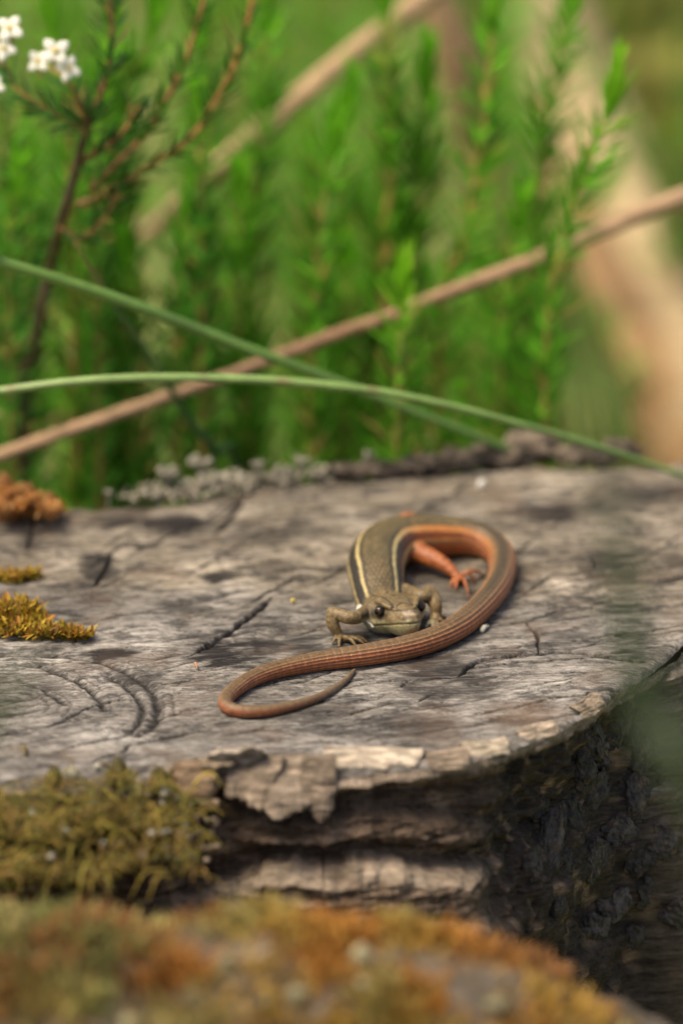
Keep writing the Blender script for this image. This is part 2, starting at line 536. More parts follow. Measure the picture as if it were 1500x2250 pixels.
for q in range(13):
    W2 = knot + (outer - knot) * (1.12 - .075 * q)
    m = (XX > W2[:, 0].min() - 2) & (XX < W2[:, 0].max() + 2) & (YY > W2[:, 1].min() - 2) & (YY < W2[:, 1].max() + 2)
    d = seg_dist(XX[m] + wob[m] * 1.2, YY[m] + wob2[m] * 1.2, W2)
    g = np.exp(-(d / .26) ** 2) * sstep(-.3, .2, fbm(P3(XX[m] / 5, YY[m] / 5, 60 + q), 2))
    carve[m] = np.maximum(carve[m], .22 * g)
    dark[m] = np.maximum(dark[m], .5 * g)
# hairline checks along the grain, saw marks across it
ca, sa = math.cos(math.radians(27)), math.sin(math.radians(27))
gu, gv = XX * ca + YY * sa, -XX * sa + YY * ca
gw = gv + 0.8 * fbm(P3(gu / 26, gv / 14, 4), 3)
hair = ridged(P3(gu / 34, gw / 2.4, 2.0), 2)
hm = sstep(1.05, 1.5, hair) * sstep(-0.25, 0.15, fbm(P3(XX / 16, YY / 16, 12), 3))
carve += 0.35 * hm
dark = np.maximum(dark, 0.75 * hm)
fine = fbm(P3(gu / 7, gw / 0.8, 6), 4)
c2, s2 = math.cos(math.radians(62)), math.sin(math.radians(62))
su, sv = XX * c2 + YY * s2, -XX * s2 + YY * c2
backw = sstep(8, 30, YY + 0.10 * XX + 6 * fbm(P3(XX / 20, YY / 20, 31), 3))
saw = fbm(P3(su / 22, sv / 2.4, 16), 4)
ZZ = ZZ + 0.03 * fine + 0.22 * saw * backw + 0.16 * fbm(P3(XX / 6, YY / 6, 7), 4)
ZZ = ZZ - carve
# edges crumble down
e_f = (YY - yf[:, None]); e_b = (yb[:, None] - YY)
ZZ -= 1.0 * np.exp(-e_f / 1.2) + 1.5 * np.exp(-e_b / 2.5) * (1 + 0.8 * fbm(P3(XX / 3, YY / 3, 44), 3))
# stains and dark patches with a shape of their own
PXY = topx(P3(XX, YY, ZZ * 0))
px_, py_ = PXY[..., 0], PXY[..., 1]
STAIN_AND_DARK = [(850, 1400, 230, 60, .55), (1130, 1250, 120, 60, .4), (500, 1440, 130, 40, 0.95), (330, 1145, 120, 26, 0.88), (215, 1250, 60, 35, 0.74), (480, 1268, 55, 22, 0.81), (640, 1420, 110, 22, 0.74), (250, 1440, 90, 18, 0.94), (300, 1500, 70, 40, 0.61),  # first two entries darken the face under and around the lizard
         (1190, 1130, 120, 32, 0.74), (960, 1480, 110, 32, 0.74), (1020, 1520, 110, 22, 0.61), (860, 1590, 120, 30, 0.68), (700, 1560, 90, 24, 0.54), (1330, 1260, 90, 60, 0.68), (1240, 1400, 150, 22, 0.54),
         (880, 1130, 90, 24, 0.47), (400, 1350, 80, 30, 0.54), (760, 1400, 60, 18, 0.94), (620, 1180, 80, 26, 0.41), (90, 1330, 150, 60, 0.34), (1400, 1090, 120, 40, 0.54), (600, 1250, 70, 22, 0.47), (1000, 1300, 120, 40, 0.47)]
sn = fbm(P3(XX / 7, YY / 7, 55), 4) + 0.7 * fbm(P3(gu / 12, gv / 2.0, 57), 3)
for cx, cy, rx, ry, a in STAIN_AND_DARK:
    q = 1.25 - np.hypot((px_ - cx) / rx, (py_ - cy) / ry) + 1.1 * sn
    dark = np.maximum(dark, a * sstep(0.0, 1.0, q))
brown = 0.7 * sstep(0, .9, 1.1 - np.hypot((px_ - 1150) / 112, (py_ - 1572) / 42) + 0.8 * sn)
brown = np.maximum(brown, 0.35 * sstep(0.1, .5, fbm(P3(XX / 12, YY / 12, 77), 4)))
pale = np.clip(backw + 0.35 * fbm(P3(XX / 9, YY / 9, 78), 3), 0, 1)
stump_base = np.array([0, 10, GZ])
stump = thing('tree_stump', 'weathered grey sawn stump with cracked flat top and broken rotten front', 'stump', stump_base)
mesh('sawn_face', P3(XX, YY, ZZ).reshape(-1, 3), grid_faces(NX, NT)[:, ::-1], M_wood, stump, np.stack([np.clip(dark, 0, 1), brown, pale], -1).reshape(-1, 3))

# broken front: the wall below the rim
K = 230
zk = -np.concatenate([np.linspace(0, 26, 175), np.linspace(26.4, 88, K - 175)])
tx = np.gradient(smooth1(yf0, 14), x_i)
nx_, ny_ = tx / np.hypot(tx, 1), -1 / np.hypot(tx, 1)
xpx = topx(P3(x_i, yf0, 0))[:, 0]
XW = np.broadcast_to(x_i[:, None], (NX, K)); ZW = np.broadcast_to(zk[None], (NX, K)).copy()
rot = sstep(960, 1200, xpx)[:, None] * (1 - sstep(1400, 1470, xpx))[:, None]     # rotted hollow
farr = sstep(1400, 1480, xpx)[:, None]
zs = ZW + (2.2 * fbm(P3(XW / 13, ZW / 12, 3), 4) + np.minimum(6, 4.5 * ((xpx[:, None] - 740) / 330) ** 2)) * sstep(1.5, 9, -ZW) + 0.5 * fbm(P3(XW / 3, ZW / 5, 203), 3)
prof = np.interp(-zs, [0, 1.2, 2.2, 3.6, 5.0, 6.2, 8.2, 9.4, 10.6, 12.2, 13.2, 14.2, 17, 19, 21, 26, 40, 90],
                 [0, .2, -1.5, -4.5, -4.6, -0.8, 0.2, -0.4, -3.6, -4.2, 1.6, 3.6, 4.6, 5.0, 8.5, 10, 12, 16])
left = (1 - sstep(380, 560, xpx))[:, None]
out = prof * (1 - rot) * (1 - farr) * (1 - 0.6 * left)
out = out + 0.9 * ridged(P3(XW / 18, ZW / 2.4, 14), 4) * (1 - 0.5 * rot) * sstep(0, 2, -ZW)
out = out + fbm(P3(XW / 3.0, ZW / 2.2, 24), 4) * 0.9 * sstep(0, 1.5, -ZW)
rotp = np.interp(-ZW, [0, 1.5, 4, 10, 20, 40, 90], [0, -.5, -4, -6, -5, -3, 6])
out = out + rot * (rotp + 5.0 * fbm(P3(XW / 9, ZW / 11, 34), 5) * sstep(0, 5, -ZW) + 1.2 * fbm(P3(XW / 1.6, ZW / 2.2, 36), 3) * sstep(0, 2, -ZW))
out = out + farr * (np.interp(-ZW, [0, 2, 30, 90], [0, .3, 2, 8]) + 0.8 * ridged(P3(XW / 1.6, ZW / 22, 39), 3))
rimz = ZZ[:, 0][:, None]
VX = XW + nx_[:, None] * out
VY = yf[:, None] + ny_[:, None] * out
VZ = ZW + rimz + 0.4 * fbm(P3(XW / 2, ZW / 2, 66), 3) * sstep(0, 2, -ZW)
depthn = fbm(P3(XW / 6, ZW / 2.5, 90), 4)
cb = np.array([0.23, 0.165, 0.115])
cd_ = np.array([0.066, 0.053, 0.042])
cp = np.array([0.46, 0.38, 0.29])
cg = np.array([0.17, 0.155, 0.12])
k1 = sstep(-0.1, 0.5, depthn)[..., None]
cw = cb * (0.55 + 0.75 * k1)
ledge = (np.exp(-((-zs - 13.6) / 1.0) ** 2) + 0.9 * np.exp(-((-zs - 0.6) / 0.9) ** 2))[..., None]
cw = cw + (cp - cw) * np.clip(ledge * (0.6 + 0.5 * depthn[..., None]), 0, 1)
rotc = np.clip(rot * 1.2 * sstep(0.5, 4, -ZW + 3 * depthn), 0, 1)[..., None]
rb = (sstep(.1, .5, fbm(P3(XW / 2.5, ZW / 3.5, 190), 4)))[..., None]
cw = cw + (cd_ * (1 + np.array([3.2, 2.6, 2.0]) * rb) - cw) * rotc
cw = cw + (cg * (1 - .5 * sstep(10, 30, -ZW))[..., None] - cw) * farr[..., None]
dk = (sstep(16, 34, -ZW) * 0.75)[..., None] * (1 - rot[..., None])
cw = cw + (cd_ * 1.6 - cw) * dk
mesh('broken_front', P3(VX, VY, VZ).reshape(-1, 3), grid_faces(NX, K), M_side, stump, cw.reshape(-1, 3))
# back of the stump, hidden below the far rim
Kb = 30
zb = -np.linspace(0, 88, Kb)
VXb = np.broadcast_to(x_i[:, None], (NX, Kb)); 
VYb = yb[:, None] + np.linspace(0, 14, Kb)[None] + 1.4 * fbm(P3(VXb / 3, zb[None] / 6, 3), 3)
VZb = zb[None] + ZZ[:, -1][:, None]
mesh('outer_bark', P3(VXb, VYb, VZb).reshape(-1, 3), grid_faces(NX, Kb)[:, ::-1], M_side, stump, np.broadcast_to(np.array([0.07, 0.055, 0.04]), (NX * Kb, 3)))

def eul(a, b, c):
    from mathutils import Euler
    return Euler((a, b, c))
# rotten bark flakes hanging in the hollow
def wall_point(px0, py0):
    """nearest wall vertex seen at that pixel"""
    q = topx(P3(VX, VY, VZ))
    d = np.hypot(q[..., 0] - px0, q[..., 1] - py0)
    c = np.unravel_index(np.argmin(d), d.shape)
    return np.array([VX[c], VY[c], VZ[c]])
FL = [(1390, 1640, 3.0, 5.0), (1345, 1600, 2.2, 3.5), (1300, 1640, 2.0, 4.0), (1400, 1770, 2.6, 4.6), (1370, 1720, 2.2, 3.2), (1310, 1740, 3.4, 3.0), (1270, 1700, 2.0, 3.0), (1195, 1850, 2.0, 5.5), (1180, 1790, 2.2, 3.0), (1250, 1800, 2.6, 3.6),
      (1340, 1830, 3.0, 2.4), (1290, 1890, 2.4, 3.4), (1380, 1900, 2.8, 2.6), (1240, 1920, 2.0, 3.0), (1420, 1960, 3.0, 2.4), (1330, 1980, 3.0, 2.6), (1160, 1900, 1.8, 2.6), (1290, 2040, 2.4, 2.6), (1440, 1860, 2.2, 2.6), (1390, 2060, 3, 2.2), (1220, 1990, 2, 2.2), (1430, 1720, 1.8, 3.4), (1120, 1760, 2.0, 1.4), (1470, 2010, 2.6, 2.6), (1300, 1590, 1.6, 2.0)]
for k, (a, b, wx, hz) in enumerate(FL):
    c = wall_point(a, b)
    r_ = random.Random(k)
    v, f = blob((0, 0, 0), (wx * 0.9, 0.5 + 0.3 * r_.random(), hz * 1.05), 5, 0.35, 0.5, k + 3, None)
    v = v + 0.22 * wx * np.stack([ridged(v * [.3, .3, .12] + k * 3, 4), fbm(v * 0.4 + k * 3 + 31, 4) * 1.6, fbm(v * 0.6 + k * 3 + 57, 4) * 1.6], -1)
    v = v + .3 * np.stack([ridged(v * .9 + k, 3), ridged(v * .9 + k + 13, 3), ridged(v * .9 + k + 29, 3)], -1)
    v[:, 1] += 0.14 * (v[:, 0] ** 2) / wx
    E = eul(r_.uniform(-.5, .2), r_.uniform(-.5, .5), r_.uniform(-.2, .9))
    v = v @ np.array(E.to_matrix()).T + c + np.array([0, -0.4, 0])
    g = 0.045 + 0.05 * r_.random()
    cc = np.array([g, g * 0.9, g * 0.82]) * np.ones((len(v), 1))
    cc = cc + (np.array([.17, .12, .08]) - cc) * (sstep(0.15, .55, fbm(v / 1.6, 4)) * .8)[:, None]
    mesh('bark_flake', v, f, M_bark, stump, cc, base=c)
# torn plates and splinters of wood along the front lip
def plate(k, px0, py0, z0, Lx, Wy, th, tilt, yaw, rise, colr, tips=0.0):
    n1, n2 = 70, 34
    u = np.linspace(-1, 1, n1)[:, None]; t = np.linspace(0, 1, n2)[None]
    edge = 1 + .55 * fbm(P3(u * Lx / 3.0, 0 * u, k * 5.3), 4) + tips * np.abs(ridged(P3(u * Lx / 7.0, 0 * u, k * 3.1), 2))
    ends = np.sqrt(np.clip(1 - np.abs(u) ** 5, .02, 1))
    yy = -Wy * t * edge * ends + 2.0 * (1 - t)
    xx = u * Lx + .5 * fbm(P3(t * 4, u * 5, k), 3)
    fib = .35 * ridged(P3(xx / 9, yy / .9, k * 2.0), 3) + .5 * fbm(P3(xx / 4, yy / 2.5, k * 7.0), 4)
    top = rise * np.sin(t * 2.2) + fib - .9 * t ** 3 * (1 + tips)
    c, sn1 = math.cos(tilt), math.sin(tilt)
    def place(x, y, z):
        y2 = y * c - z * sn1; z2 = y * sn1 + z * c
        q = np.stack([x * math.cos(yaw) - y2 * math.sin(yaw), x * math.sin(yaw) + y2 * math.cos(yaw), z2], -1)
        return q + at(px0, py0, z0)
    thk = th * (1 - .75 * t ** 2) * ends + .05
    A_ = place(xx, yy, top); B_ = place(xx, yy, top - thk * (1 + .4 * fbm(P3(xx / 2, yy / 2, k + 50.0), 3)))
    v = np.concatenate([A_.reshape(-1, 3), B_.reshape(-1, 3)])
    g_ = grid_faces(n1, n2); nA = n1 * n2
    f = g_[:, ::-1].tolist() + (g_ + nA).tolist()
    b = [i_ * n2 + n2 - 1 for i_ in range(n1)]
    f += [[b[q], b[q + 1], b[q + 1] + nA, b[q] + nA] for q in range(n1 - 1)]
    l0 = list(range(n2)); l1 = [(n1 - 1) * n2 + q for q in range(n2)]
    f += [[l0[q], l0[q + 1], l0[q + 1] + nA, l0[q] + nA] for q in range(n2 - 1)] + [[l1[q + 1], l1[q], l1[q] + nA, l1[q + 1] + nA] for q in range(n2 - 1)]
    cv = np.array(colr) * (1 + .9 * fbm(v * np.array([.25, .7, 1.0]), 4))[:, None]
    mesh('torn_splinter', v, f, M_side, stump, np.clip(cv, .02, .8), base=at(px0, py0, z0))
for k, a in enumerate([(820, 1664, .0, 7.0, 3.2, 1.2, .12, -.05, .8, (.52, .44, .34)), (640, 1688, -.2, 5.6, 4.4, 1.2, .55, .1, .7, (.28, .225, .17), .6), (560, 1684, .1, 4.0, 4.0, 1.1, .6, -.25, .8, (.27, .215, .16), .7),
                       (520, 1668, 1.2, 4.2, 3.2, 1.6, -.85, .1, .6, (.44, .37, .29)), (478, 1680, .4, 2.8, 2.6, 1.4, -.3, .3, .7, (.32, .25, .17)), (700, 1696, 0, 2.4, 3.8, .9, .95, 0, .5, (.24, .19, .14), .6), (1068, 1648, -.1, 3.4, 1.6, .8, .15, .34, .3, (.52, .44, .33)), (985, 1672, -.2, 3.0, 1.5, .7, .3, .2, .3, (.34, .27, .2)), (1185, 1612, -.2, 3.2, 1.0, .7, .2, .5, .2, (.44, .36, .27)), (1300, 1556, -.2, 3.0, 1.0, .7, .25, .9, .2, (.32, .26, .19)), (430, 1700, -.4, 3.2, 2.6, 1.2, .6, 0, .6, (.24, .17, .11), .5)]):
    plate(k, *a)
# ragged bark left on the far rim
for k, (a, b, r3) in enumerate([((1150), 985, (3.2, 2.4, 2.9)), (1095, 1000, (4.0, 2.2, 1.7)), (1030, 1010, (4.0, 2.2, 1.4)), (960, 1018, (4.0, 2.0, 1.3)), (890, 1025, (3.6, 2.0, 1.2)), (820, 1030, (3.2, 1.8, 1.1)), (1290, 1000, (3.6, 2.4, 1.3)), (1350, 990, (2.4, 2.0, 1.5)), (760, 1035, (2.6, 1.8, 1.0))]):
    p = at(a, b + 14, 0.5)
    v, f = blob((0, 0, 0), r3, 4, 0.7, 0.4, k + 80, None)
    v[:, 2] *= .95; v[:, 0] *= 1.6
    v = v + .55 * np.stack([ridged(v * .7 + k, 3), ridged(v * .7 + k + 13, 3), 1.3 * ridged(v * .7 + k + 29, 3)], -1)
    v = v + 1.3 * np.stack([fbm(v * .5 + k, 4), fbm(v * .5 + k + 20, 4), fbm(v * .5 + k + 40, 4)], -1) + p
    cc = np.array([0.095, 0.075, 0.055]) * (1 + 2.2 * fbm(v / 2.2, 4))[:, None]
    if k == 0: cc = cc * 1.9
    mesh('rim_bark', v, f, M_bark, stump, np.clip(cc, .015, .6), base=p)

# ------------------------------------------------------------------ foreground mossy log
na, nu = 120, 330
xl = np.linspace(-110, 75, nu)
Rl = np.interp(xl, [-110, -60, -10, 6, 20, 38, 60, 75], [43, 43.6, 43.6, 42.4, 40, 35.5, 31, 28])
Rl = smooth1(Rl, 6)
Rl = Rl + 1.2 * fbm(P3(xl / 14, 0, 91), 3)
al = np.linspace(-2.6, 2.6, na)
yc = -120.0
A, XL = np.meshgrid(al, xl)
R2 = Rl[:, None] + 1.8 * fbm(P3(XL / 12, A * 3.2, 7), 4) + 0.8 * ridged(P3(XL / 9, A * 14, 8), 3)
ZC = (GZ + Rl + 1)[:, None]
VLx = XL; VLy = yc + R2 * np.sin(A); VLz = ZC + R2 * np.cos(A)
mlog = thing('mossy_log', 'rounded rotting log overgrown with orange moss lying before the stump', 'log', (0, yc, GZ))
nn = fbm(P3(XL / 11, A * 3, 18), 4)
cl = np.array([0.15, 0.125, 0.095]) * (1 + 1.3 * nn)[..., None]
orange = sstep(0.0, 0.35, fbm(P3(XL / 10, A * 3.0, 28), 4))[..., None]
cl = cl + (np.array([0.24, 0.12, 0.03]) - cl) * orange * 0.8
mesh('log_bark', P3(VLx, VLy, VLz).reshape(-1, 3), grid_faces(nu, na), M_side, mlog, np.clip(cl, .01, 1).reshape(-1, 3))
# broken end of that log
cap_c = np.array([[75.0, yc, GZ + Rl[-1] + 1]])
ring = P3(VLx[-1], VLy[-1], VLz[-1])
capv = np.concatenate([cap_c - [[4, 0, 0]], ring])
mesh('broken_end', capv, [[0, k + 1, k + 2] for k in range(na - 1)], M_side, mlog, np.broadcast_to(np.array([.05, .04, .03]), (len(capv), 3)))

# ------------------------------------------------------------------ moss tufts
def moss_blades(o, d, L, W, c, name, parent=None, base=None):
    v, f = leaves(o, d, L, W, 0.3, rng.uniform(-0.1, 0.5, len(o))[:, None])
    return mesh(name, v, f, M_moss, parent, np.repeat(c, 11, 0), base=base, kind='stuff')
def log_normal(x, a):
    i = np.clip(((x + 110) / 185 * (nu - 1)).astype(int), 0, nu - 1)
    j = np.clip(((a + 2.6) / 5.2 * (na - 1)).astype(int), 0, na - 1)
    return np.stack([VLx[i, j], VLy[i, j], VLz[i, j]], -1), np.stack([0 * a, np.sin(a), np.cos(a)], -1)
pal = np.array([[.40, .18, .035], [.40, .25, .05], [.24, .11, .035], [.34, .28, .09], [.20, .20, .06], [.46, .38, .16]])
for k in range(76):
    x0 = rng.uniform(-66, 52); a0 = rng.uniform(-1.05, 0.42)
    if k < 14: a0 = rng.uniform(-.15, .42)
    if x0 > 2 and a0 > -0.25 and k % 3: a0 -= 0.6
    if x0 > 30: a0 = min(a0, -0.3)
    n = int(rng.integers(160, 330))
    xr = x0 + rng.normal(size=n) * rng.uniform(1.8, 4.4); ar = a0 + rng.normal(size=n) * rng.uniform(.05, .11)
    p, nr = log_normal(xr, ar)
    ci = rng.integers(0, 4) if (x0 > -30 or rng.random() < .3) else rng.integers(2, 6)
    c = pal[ci] * rng.uniform(.55, 1.35, (n, 1)) * np.array([1, 1, 1])
    d = nr + rng.normal(size=(n, 3)) * 0.65
    b0, _ = log_normal(np.array([x0]), np.array([a0]))
    o = moss_blades(p - nr * .3, d, rng.uniform(1.6, 4.2, n), rng.uniform(.35, .8, n), c, 'moss_tuft', mlog, b0[0])
for k in range(12):     # pale lichen crumbs among the moss
    x0 = rng.uniform(-66, 20); a0 = rng.uniform(-1.0, 0.4)
    p, nr = log_normal(np.array([x0]), np.array([a0]))
    v, f = blob(p[0] + nr[0] * 1.2, rng.uniform(.8, 2.0), 3, 0.8, 0.8, k + 200)
    mesh('lichen_crumb', v, f, M_lichen, mlog, np.broadcast_to(np.array([.36, .33, .20]) * rng.uniform(.5, 1.1), (len(v), 3)), base=p[0])

def tuft(name, label, cat, centers, n, L, W, cols, spread, lean=(0, 0, .5), flop=0.8, z0=None, group=None):
    """a cushion of moss: centers = list of (px,py,z,radius_px_x,radius_px_y,weight)"""
    base = at(centers[0][0], centers[0][1], centers[0][2])
    t = thing(name, label, cat, base, group)
    O, D, C = [], [], []
    wsum = sum(c[5] for c in centers)
    for (a, b, z, rx, ry, wt) in centers:
        m = int(n * wt / wsum)
        r = np.sqrt(rng.random(m)); th = rng.uniform(0, 2 * math.pi, m)
        qx = a + rx * r * np.cos(th); qy = b + ry * r * np.sin(th)
        zz = z + spread * (1 - r ** 2) * rng.random(m)
        O.append(np.array([at(i, j, k) for i, j, k in zip(qx, qy, zz)]))
        D.append(np.array(lean) + rng.normal(size=(m, 3)) * flop)
        cl = np.array(cols)[rng.integers(0, len(cols), m)] * rng.uniform(.5, 1.3, (m, 1))
        C.append(cl)
    O, D, C = map(np.concatenate, (O, D, C))
    m = len(O)
    v, f = leaves(O, D, rng.uniform(*L, m), rng.uniform(*W, m), .3, rng.uniform(-.2, .7, m)[:, None])
    mesh('moss_leaves', v, f, M_moss, t, np.repeat(C, 11, 0), kind='stuff')
    # the soil-brown cushion that carries the leaves
    vs = []
    for k, (a, b, z, rx, ry, wt) in enumerate(centers):
        c = at(a, b, z)
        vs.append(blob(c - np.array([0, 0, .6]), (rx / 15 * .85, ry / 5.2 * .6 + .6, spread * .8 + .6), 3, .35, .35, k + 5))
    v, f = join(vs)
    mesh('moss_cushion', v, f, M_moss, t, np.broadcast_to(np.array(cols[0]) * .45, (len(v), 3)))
    return t
OL = [(.16, .13, .03), (.30, .25, .05), (.22, .15, .04), (.36, .27, .06), (.14, .15, .04), (.28, .17, .06)]
t = tuft('moss_cushion', 'golden green shaggy moss cushion draping over the broken front of the stump', 'moss',
     [(90, 1800, -4, 130, 46, 2.2), (210, 1775, -3, 60, 36, 1.1), (20, 1880, -8, 130, 60, 2.2), (310, 1790, -4.5, 45, 30, .6), (160, 1890, -9.5, 120, 50, 1.6), (10, 1775, -3.4, 80, 36, 1.0), (390, 1840, -9, 30, 26, .25), (270, 1860, -10, 70, 36, .7), (120, 1715, -.6, 26, 10, .25), (260, 1705, -.5, 30, 10, .3), (350, 1712, -.8, 26, 14, .3)], 5200, (.8, 2.4), (.12, .3), OL, 2.6, (0.1, -.4, .2), 1.0)
# long arching strands
m_ = 380
qx = rng.uniform(-40, 440, m_); qy = rng.uniform(1720, 1930, m_)
zo = -1.5 - (qy - 1720) / 34 + rng.uniform(0, 2.5, m_)
Vm, Fm, Cm, nm_ = [], [], [], 0
for a, b, z in zip(qx, qy, zo):
    p0 = at(a, b, z)
    d = unit(rng.normal(size=3) * [1.2, .6, .5] + [0, -.5, .5]); L_ = rng.uniform(3, 9)
    q = resample(np.array([p0, p0 + d * L_ * .5 + [0, 0, .6], p0 + d * L_ * .9 - [0, 0, L_ * rng.uniform(.1, .5)]]), 9)
    v, f = tube(q, np.linspace(.12, .05, 9) * rng.uniform(.7, 1.4), 5)
    cc = np.array(OL[rng.integers(0, len(OL))]) * rng.uniform(.8, 1.6)
    Vm.append(v); Fm += [[i_ + nm_ for i_ in qq] for qq in f]; nm_ += len(v); Cm.append(np.broadcast_to(cc, (len(v), 3)))
mesh('moss_strands', np.concatenate(Vm), Fm, M_moss, t, np.concatenate(Cm), kind='stuff')
ch_ = []
for q in range(120):    # wood crumbs and dead bits between the moss and the torn lip
    a, b = rng.uniform(230, 480), rng.uniform(1690, 1900)
    c = at(a, b, -1.0 - (b - 1690) / 24) + np.array([0, -1.0, 1.0])
    ch_.append(blob(c, (rng.uniform(.3, 1.3), rng.uniform(.2, .5), rng.uniform(.2, .6)), 2, .7, 1.0, q, eul(*rng.uniform(-1, 1, 3))))
v, f = join(ch_)
mesh('wood_crumbs', v, f, M_bark, t, np.clip(np.array([.20, .155, .11]) * (1 + 1.8 * fbm(v * .35, 3))[:, None], .02, .5), kind='stuff')
for k in range(16):    # whitish lichen flecks caught in the cushion
    a = rng.uniform(30, 420); b = rng.uniform(1690, 1900)
    c = at(a, b, -1 - (b - 1690) / 45) + np.array([0, -2.5, 1.5])
    v, f = blob(c, rng.uniform(.25, .55), 3, 1.2, 1.8, k)
    mesh('lichen_fleck', v, f, M_lichen, t, np.broadcast_to(np.array([.38, .37, .30]) * rng.uniform(.5, 1.2), (len(v), 3)), base=c)
tuft('moss_patch', 'golden brown moss strip lying flat on the sawn top near the ring grooves', 'moss',
     [(30, 1365, .6, 75, 34, 3), (110, 1392, .4, 60, 10, 1.3), (170, 1397, .3, 34, 7, .6), (20, 1340, 1.6, 60, 22, 1)], 1700, (.8, 2.0), (.3, .6), [(.36, .25, .02), (.42, .30, .03), (.22, .11, .02), (.46, .22, .04)], 1.2, (0, 0, .9), .55)
tuft('moss_patch', 'small yellow moss sprig lying on the sawn top by the far left', 'moss',
     [(20, 1266, .5, 44, 8, 1), (65, 1262, .4, 20, 4, .3)], 300, (.8, 1.8), (.3, .55), [(.42, .30, .03), (.36, .20, .03)], .6, (.5, 0, .5), .5)
tuft('moss_clump', 'rust orange crumbly moss clump on the back rim of the stump', 'moss',
     [(20, 1108, 2.2, 46, 12, 2), (105, 1118, 1.4, 34, 9, 1.3), (14, 1078, 3.2, 30, 10, 1.2), (62, 1098, 2.6, 26, 9, .8)], 1300, (.7, 1.8), (.35, .8), [(.55, .26, .08), (.60, .34, .13), (.45, .19, .05)], 3.6, (0, 0, .5), .9)

# ------------------------------------------------------------------ lichen on the far rim
def lichen_cup(p, h, r, k):
    t = thing('cup_lichen', 'pale grey cup lichen standing on the back rim of the stump', 'lichen', p, 'cup lichens along the back rim')
    r_ = np.random.default_rng(k)
    pts = np.array([p, p + [r_.normal() * .3, 0, h * .5], p + [r_.normal() * .5, 0, h]])
    q = resample(pts, 10)
    rad = np.interp(np.linspace(0, 1, 10), [0, .5, .75, 1], [.34 * r, .3 * r, .5 * r, 1.0 * r])
    v, f = tube(q, rad, 12, jitter=.25)
    cc = np.array([.27, .255, .19]) * (1 + .5 * fbm(v * .8, 3))[:, None] * r_.uniform(.7, 1.2)
    mesh('stalk', v, f, M_lichen, t, np.clip(cc, .05, .8))
    vv, ff = [], []
    for a in range(7):
        ang = a / 7 * 6.283 + r_.random()
        c = q[-1] + np.array([math.cos(ang), math.sin(ang), 0.15]) * r * .95
        x = blob(c, r * r_.uniform(.18, .36), 2, .8, 1.2, k * 9 + a)
        vv.append(x)
    v, f = join(vv)
    mesh('cup_rim', v, f, M_lichen, t, np.broadcast_to(np.array([.36, .335, .26]) * r_.uniform(.6, 1.3), (len(v), 3)))
for k, (a, b, h, r) in enumerate([(440, 1060, 4.2, 1.5), (365, 1085, 4.4, 1.6), (405, 1080, 2.2, 1.2), (480, 1072, 2.4, 1.7), (515, 1066, 2.2, 1.6), (575, 1052, 3.4, .9), (605, 1050, 2.2, 1.2), (660, 1046, 3.6, 1.0), (640, 1050, 1.6, 1.3), (700, 1048, 1.8, 1.3), (735, 1046, 2.0, 1.2), (800, 1036, 3.8, .8), (830, 1036, 1.6, 1.0), (560, 1060, 1.2, 1.2), (345, 1098, 1.8, 1.4), (1345, 1010, 2.2, .9), (930, 1022, 1.8, .9), (235, 1104, 2.6, .6)]):
    p = at(a, b + 3, 0.0); p[2] = -0.6
    lichen_cup(p, h, r, k)
for k, (a, b, r) in enumerate([(340, 1090, 2.6), (450, 1080, 2.4), (515, 1072, 2.8), (590, 1060, 2.2), (690, 1052, 2.3), (400, 1092, 2.0), (745, 1047, 1.8)]):
    p = at(a, b, 0.2)
    bl_ = []
    for q in range(46):
        off = rng.normal(size=3) * [r * .95, r * .6, 0]
        bl_.append(blob(p + off + [0, 0, .2 + .7 * r * math.exp(-(off[0] / r) ** 2) * rng.random()], rng.uniform(.2, .62), 2, .8, 1.4, k * 50 + q))
    v, f = join(bl_)
    cc = np.array([.25, .225, .17]) * (1 + 1.5 * fbm(v * .45, 3))[:, None]
    o = mesh('lichen_crust', v, f, M_lichen, None, np.clip(cc, .06, .75), base=p)
    tag(o, 'crumbly pale grey lichen crust on the back rim between the cup lichens', 'lichen', 'lichen crusts along the back rim')

# ------------------------------------------------------------------ the lizard
def Hs(x, y):
    return float(H0(np.array([x]), np.array([y]))[0])
def spx(a, b, z):
    p = at(a, b, z)
    p[2] += Hs(p[0], p[1])
    return p
YAW, HP = math.radians(19), math.radians(11)
hf = np.array([math.sin(YAW) * math.cos(HP), -math.cos(YAW) * math.cos(HP), math.sin(HP)])   # head forward
hs = unit(np.cross(hf, [0, 0, 1.0])) * -1                                          # to the right in the picture
hs = unit(np.cross([0, 0, 1.0], hf))
hu = np.cross(hf, hs)
if hu[2] < 0: hu = -hu
snout = spx(906, 1364, 4.6)
HL = 12.8
neck = snout - hf * HL
